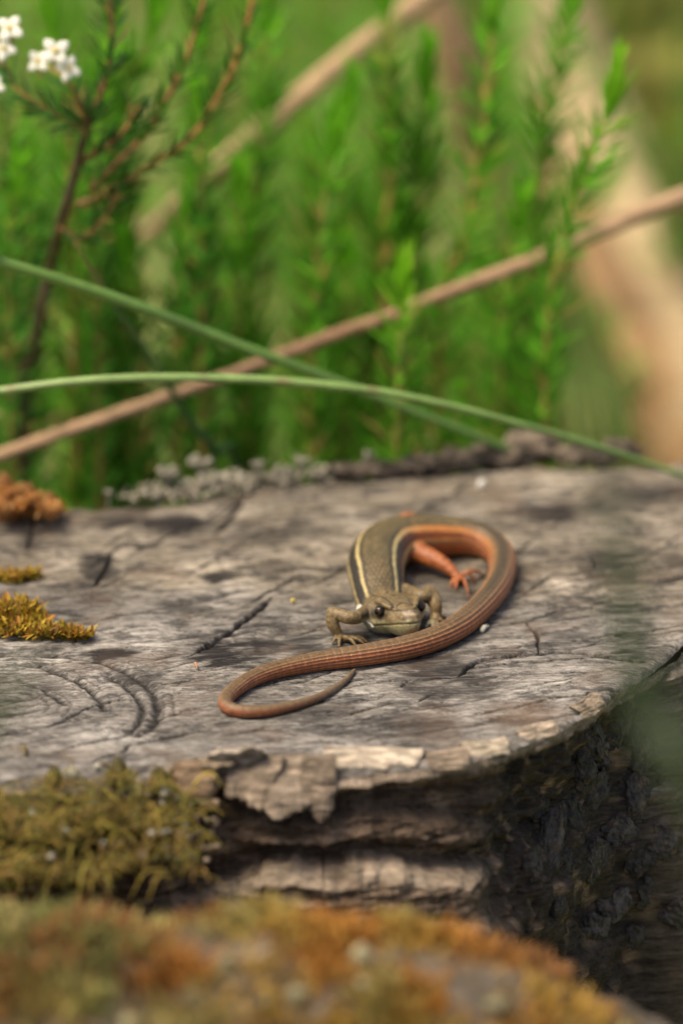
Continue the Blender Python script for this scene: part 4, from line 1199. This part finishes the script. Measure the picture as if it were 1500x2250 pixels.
for k in range(32):
    a = rng.uniform(-60, 1200); top = rng.uniform(150, 860)
    if a > 900: top = rng.uniform(300, 880)
    y = rng.uniform(128, 215)
    lean = rng.normal() * 40
    shoot([(a, top), (a - lean * .4, top + 130), (a - lean, top + 300)], y, 100 + k, None, L=rng.uniform(6, 8), W=rng.uniform(1.0, 1.4), dens=.75, r0=.6, leafc=np.array((.135, .37, .035)) * rng.uniform(.65, 1.3), stemc=BR if k % 3 == 0 else ((.3, .14, .05), (.34, .2, .06), (.22, .24, .05)))
for k in range(13):
    a = rng.uniform(-60, 520); top = rng.uniform(-60, 520)
    y = rng.uniform(96, 135)
    lean = rng.normal() * 50
    shoot([(a, top), (a - lean * .4, top + 110), (a - lean, top + 260)], y, 300 + k, None, L=rng.uniform(6, 8), W=rng.uniform(1.0, 1.4), dens=.75, r0=.6, leafc=np.array((.10, .30, .04)) * rng.uniform(.6, 1.3), stemc=BR if k % 2 == 0 else ((.3, .14, .05), (.34, .2, .06), (.22, .24, .05)))
# shoots far behind, one blurred mass
Vs, Fs, Cs, nvt = [], [], [], 0
for k in range(250):
    y = 215 + 600 * rng.random() ** 1.2
    half = (y + 950) * .062
    x = rng.uniform(-half - 25, half + 10) - 8
    pxx = topx(np.array([[x, y, 0]]))[0, 0]
    if pxx > 1180 and rng.random() < .85: continue
    h = rng.uniform(45, 105)
    P = np.array([[x, y, GZ - 3], [x + rng.normal() * 4, y, GZ + h * .5], [x + rng.normal() * 9, y - 3, GZ + h]])
    (a, b, c), (d, e, g) = shoot_geo(P, L=rng.uniform(6, 9), W=rng.uniform(1.2, 2.0), gap=.9, seed=2000 + k, leafc=np.array((.20, .47, .09)) * rng.uniform(.6, 1.3), stemc=BR, bare=.15)
    for vv, ff, cc in ((a, b, c), (d, e, g)):
        Vs.append(vv); Cs.append(np.clip(cc, .005, .9)); Fs += [[i + nvt for i in q] for q in ff]; nvt += len(vv)
o = mesh('heath_thicket', np.concatenate(Vs), Fs, M_leaf, None, np.concatenate(Cs), base=(0, 400, GZ), kind='stuff')
tag(o, 'dense blurred green heath thicket far behind the stump', 'thicket')

# ------------------------------------------------------------------ flowering plant
fp_root = aty(40, 1080, 100.0); fp_root[2] = GZ - 3
fp = thing('flowering_plant', 'dark stemmed plant carrying small white four petalled flowers', 'flowering plant', fp_root)
def fbranch(name, pts, r, colr, n=60, leaf=None, seed=0):
    P = np.array([aty(*q) if not isinstance(q, np.ndarray) else q for q in pts])
    p = resample(P, n)
    rr_ = np.interp(np.linspace(0, 1, n), np.linspace(0, 1, len(r)), r)
    v, f = tube(p, rr_, 9, jitter=.12)
    colr = np.array(colr, float)
    cc = np.stack([np.interp(np.linspace(0, 1, n), np.linspace(0, 1, len(colr)), colr[:, k]) for k in range(3)], -1)
    b = mesh(name, v, f, M_stem, fp, np.clip(np.repeat(cc, 9, 0) * (1 + .5 * fbm(v * .4, 3))[:, None], .01, .9))
    if leaf:
        (a_, b_, c_), (d, e, g) = shoot_geo(P, seed=seed, L=leaf[0], W=leaf[1], gap=leaf[2], leafc=leaf[3], tip=False, open_=.9)
        mesh('narrow_leaves', d, e, M_leaf, b, g, kind='stuff')
    return p
DK = [(.045, .036, .02), (.055, .04, .022), (.08, .05, .025)]
fbranch('stem', [fp_root, (55, 930, 98), (68, 800, 96), (90, 680, 93), (112, 580, 92), (135, 480, 77), (160, 400, 76), (180, 320, 75), (192, 275, 74)], [1.06, 1.02, 0.99, 0.92, 0.89, 0.86, 0.86, 0.79, 0.66], DK, 90)
RB = [(.20, .09, .035), (.30, .14, .05), (.34, .18, .06)]
LF_D = (5.5, .9, .45, (.05, .14, .03))
fbranch('branch', [(192, 280, 74), (175, 230, 73), (158, 190, 72), (138, 150, 72)], [0.49, 0.36, 0.30, 0.26], RB, 30, LF_D, 1)
fbranch('branch', [(192, 290, 74), (140, 260, 73), (80, 225, 72), (30, 180, 72), (5, 120, 72)], [0.46, 0.33, 0.30, 0.26, 0.23], [(.26, .16, .05), (.32, .22, .07)], 30, LF_D, 2)
fbranch('branch', [(170, 450, 78), (230, 425, 78), (330, 362, 79), (415, 305, 80), (470, 225, 81), (520, 130, 82), (548, 30, 83), (560, -60, 84)], [0.59, 0.56, 0.53, 0.51, 0.48, 0.43, 0.36, 0.30], [(.22, .13, .04), (.36, .21, .06), (.40, .2, .06), (.42, .19, .06)], 60, (5.5, .9, 0.55, (.075, .20, .025)), 3)
fbranch('branch', [(200, 420, 79), (265, 350, 79), (325, 288, 80), (370, 210, 81), (408, 130, 82), (440, 30, 83), (458, -60, 84)], [0.53, 0.49, 0.46, 0.44, 0.40, 0.36, 0.30], RB, 60, (5.5, .9, 0.55, (.075, .20, .025)), 4)
fbranch('branch', [(185, 300, 75), (215, 220, 76), (240, 130, 77), (245, 40, 78), (238, -40, 79)], [0.49, 0.43, 0.40, 0.33, 0.26], [(.16, .06, .03), (.24, .09, .04), (.28, .13, .05)], 40, LF_D, 5)
fbranch('branch', [(168, 370, 76), (210, 330, 75), (260, 300, 74), (310, 230, 75)], [0.46, 0.40, 0.33, 0.26], RB, 30, (5.0, .9, .5, (.05, .14, .03)), 6)
fbranch('branch', [(130, 500, 77), (180, 520, 76), (230, 480, 75), (260, 420, 75)], [0.40, 0.33, 0.30, 0.26], RB, 30, (5.0, .9, .5, (.05, .14, .03)), 7)
def flower(a, b, y, r, rot, tilt, k):
    c = aty(a, b, y)
    f_ = bpy.data.objects.new('flower', None); f_.empty_display_size = .003; col.objects.link(f_)
    f_.parent = fp; f_.location = (c - fp_root) * S
    ax = unit(np.array([math.sin(tilt) * .8, -1.0, .35 + .3 * math.cos(tilt * 3)]))
    u = unit(np.cross(ax, [0, 0, 1.0])); w_ = np.cross(u, ax)
    for j in range(4):
        t = rot + j * math.pi / 2 + .12 * math.sin(k * 3 + j)
        d = u * math.cos(t) + w_ * math.sin(t); s = np.cross(ax, d)
        n1, n2 = 9, 7
        uu = np.linspace(0, 1, n1); tv = np.linspace(-1, 1, n2)
        prof_ = np.interp(uu, [0, .2, .5, .75, .92, 1], [.16, .30, .36, .30, .16, .03]) * r
        def sheet(off):
            return (c + (d * r * 1.05)[None, None] * uu[:, None, None] + s * (prof_[:, None] * tv)[..., None] + ax * (r * (.18 * np.sin(uu * 2.6)[:, None] - .16 * tv ** 2 * uu[:, None]) + off)[..., None]).reshape(-1, 3)
        v = np.concatenate([sheet(.10), sheet(-.02)])
        ff = grid_faces(n1, n2).tolist()
        ff = ff + [[i + n1 * n2 for i in q[::-1]] for q in ff]
        mesh('petal', v, ff, M_petal, f_, np.broadcast_to(C(.90, .89, .80), (len(v), 3)))
    v, ff = blob(c + ax * r * .15, r * .24, 2, .3, 2, k)
    mesh('flower_centre', v, ff, M_petal, f_, np.broadcast_to(C(.70, .62, .25), (len(v), 3)))
    v, ff = tube(resample(np.array([c - ax * .2, c - ax * 1.2 - [0, 0, .8], c - ax * 1.6 - [0, 0, 2.4]]), 8), .3, 8)
    mesh('flower_stalk', v, ff, M_stem, f_, np.broadcast_to(C(.3, .26, .1), (len(v), 3)))
for k, (a, b, r, ro, ti) in enumerate([(122, 112, 2.15, .9, .2), (84, 134, 1.75, .75, -.4), (150, 150, 1.85, .4, .5), (22, 62, 2.0, .6, -.2), (8, 106, 1.8, .2, .3), (-12, 188, 1.5, .5, 0)]):
    flower(a, b, 64 + (k % 2), r * 1.1, ro, ti, k)

# ------------------------------------------------------------------ out-of-focus things to the right and in front
stalk('dead_branch', 'thick red brown dead branch slanting to the ground beyond the thicket', 'branch',
      [(1215, 380, 420), (1285, 560, 385), (1352, 700, 350), (1420, 820, 318), (1490, 930, 290), (1590, 1120, 235)], [6, 7, 8, 8.5, 8.5, 9], [(.27, .17, .085), (.28, .17, .08), (.30, .18, .085), (.30, .185, .09)], M_bark, 16, 60, jit=2.5)
stalk('dead_branch', 'bleached straw coloured branch leaning beside the red brown one', 'branch',
      [(1170, -60, 540), (1250, 200, 480), (1330, 400, 435), (1420, 620, 385), (1520, 860, 318), (1590, 1060, 260)], [9, 10, 11, 12, 12.5, 13], [(.40, .31, .17), (.44, .34, .19), (.40, .29, .16)], M_bark, 16, 60, jit=2.5)
stalk('dead_branch', 'reddish tan branch rising behind the upright shoots next to the pale cane', 'branch',
      [np.array([34, 260, GZ]), (1120, 700, 250), (1060, 350, 245), (1000, 120, 240), (940, -40, 240), (900, -120, 240)], [4.5, 4.5, 4.2, 4, 3.8, 3.6], [(.36, .18, .09), (.4, .23, .12), (.42, .27, .15)], M_bark, 14, 60, jit=.8)
for k in range(4):
    stalk('green_stalk', 'slender blurred green stalk leaning beyond the end of the thicket', 'stalk',
      [aty(1230 + 45 * k, 1020, 200 + 15 * k) - np.array([0, 0, 45.0]), (1250 + 45 * k, 990, 200 + 15 * k), (1225 + 30 * k, 780, 205 + 15 * k), (1170 + 30 * k, 560, 205 + 15 * k)], [1.6, 1.5, 1.3, .6], [(.10, .14, .03), (.13, .19, .04), (.12, .2, .04)], M_rush, 10, 50, group='blurred stalks beyond the thicket')
def leafy(name, label, pts, n, L, W, cols, spread, group=None):
    base = aty(*pts[0]); base[2] = GZ - 3
    t = thing(name, label, 'bush', base, group)
    P = np.array([base] + [aty(*q) for q in pts])
    for k in range(1, len(P)):
        v, f = tube(resample(np.array([base, (base + P[k]) / 2 + rng.normal(size=3) * 3, P[k]]), 14), np.linspace(1.4, .6, 14), 7)
        mesh('branch', v, f, M_stem, t, np.broadcast_to(C(.16, .11, .05), (len(v), 3)))
    c = P[1:][rng.integers(0, len(pts), n)] + rng.normal(size=(n, 3)) * spread
    v, f = leaves(c, rng.normal(size=(n, 3)) + [0, 0, .3], rng.uniform(.6, 1.2, n) * L, rng.uniform(.7, 1.2, n) * W, .2, .2)
    cc = np.array(cols)[rng.integers(0, len(cols), n)] * rng.uniform(.6, 1.3, (n, 1))
    mesh('leaves', v, f, M_leaf, t, np.repeat(cc, 11, 0), kind='stuff')
leafy('leafy_bush', 'pale yellow leaved bush far beyond the bleached branch', [(1490, 90, 560), (1440, 340, 520), (1410, 100, 580), (1500, 300, 540)], 240, 16, 8, [(.50, .46, .14), (.40, .42, .10), (.22, .32, .06)], 9)
leafy('leafy_bush', 'green broad leaved bush beside the pale yellow leaved one', [(1490, 500, 480), (1380, 20, 600), (1320, 300, 560), (1480, 700, 460), (1250, 60, 620)], 420, 14, 6, [(.10, .20, .04), (.14, .24, .05), (.2, .26, .07)], 14)
# sedge blades between the lens and the stump
def blade(label, pts, wd, c, group=None):
    P = np.array([aty(*q) if not isinstance(q, np.ndarray) else q for q in pts])
    p = resample(P, 70)
    r = np.interp(np.linspace(0, 1, 70), [0, .3, .92, 1], [wd * .5, wd * .5, wd * .45, .1])
    v, f = tube(p, r, 10, r * .16, up=np.array([0, -1.0, 0.05]))
    o = mesh('sedge_blade', v, f, M_rush, None, np.broadcast_to(np.array(c), (len(v), 3)), base=p[0])
    tag(o, label, 'grass blade', group)
blade('dark green sedge blade rising before the stump, strongly out of focus', [np.array([100, -275, GZ]), np.array([76, -270, -10.0]), (1560, 1800, -265), (1455, 1650, -262), (1395, 1480, -260), (1372, 1290, -258), (1335, 1110, -256), (1300, 970, -254)], 4.0, (.022, .038, .012))
blade('broader green sedge blade leaning away beside the dark one before the stump', [np.array([110, -255, GZ]), np.array([84, -250, 0.0]), (1600, 1700, -240), (1500, 1640, -240), (1440, 1560, -240), (1390, 1400, -240)], 2.2, (.03, .05, .016))
blade('short green sedge blade beside the shaggy moss cushion, out of focus', [np.array([-85, -250, GZ]), np.array([-74, -246, -5.0]), (-70, 1700, -240), (0, 1560, -240), (60, 1450, -240), (110, 1400, -240)], 2.6, (.06, .09, .03))
# small litter on the sawn face
for k, (a, b, a2, b2, r, cc, lb) in enumerate([(1057, 1388, 1072, 1376, .28, (.62, .58, .45), 'tiny pale curled fragment lying beside the tail bend'), (428, 1462, 434, 1474, .16, (.4, .2, .1), 'tiny reddish needle lying on the dark stain near the tail loop'), (1052, 1076, 1066, 1068, .45, (.7, .68, .6), 'small white crumb near the back rim of the sawn top'), (640, 1325, 650, 1322, .25, (.5, .42, .12), 'tiny yellow fleck on the sawn top beside the saw cut'), (52, 1640, 54, 1658, .3, (.14, .11, .04), 'tiny dark upright stub on the sawn top by the moss cushion')]):
    p0 = spx(a, b, .35); p1 = spx(a2, b2, .45)
    q = resample(np.array([p0, (p0 + p1) / 2 + [0, 0, .35], p1]), 10)
    v, f = tube(q, r * (1 + .4 * np.sin(np.linspace(0, 5, 10))), 8, jitter=.15)
    o = mesh('litter_fragment', v, f, M_dry, None, np.broadcast_to(np.array(cc), (len(v), 3)), base=p0)
    tag(o, lb, 'litter')
for o in col.objects:
    if 'base' in o: del o['base']
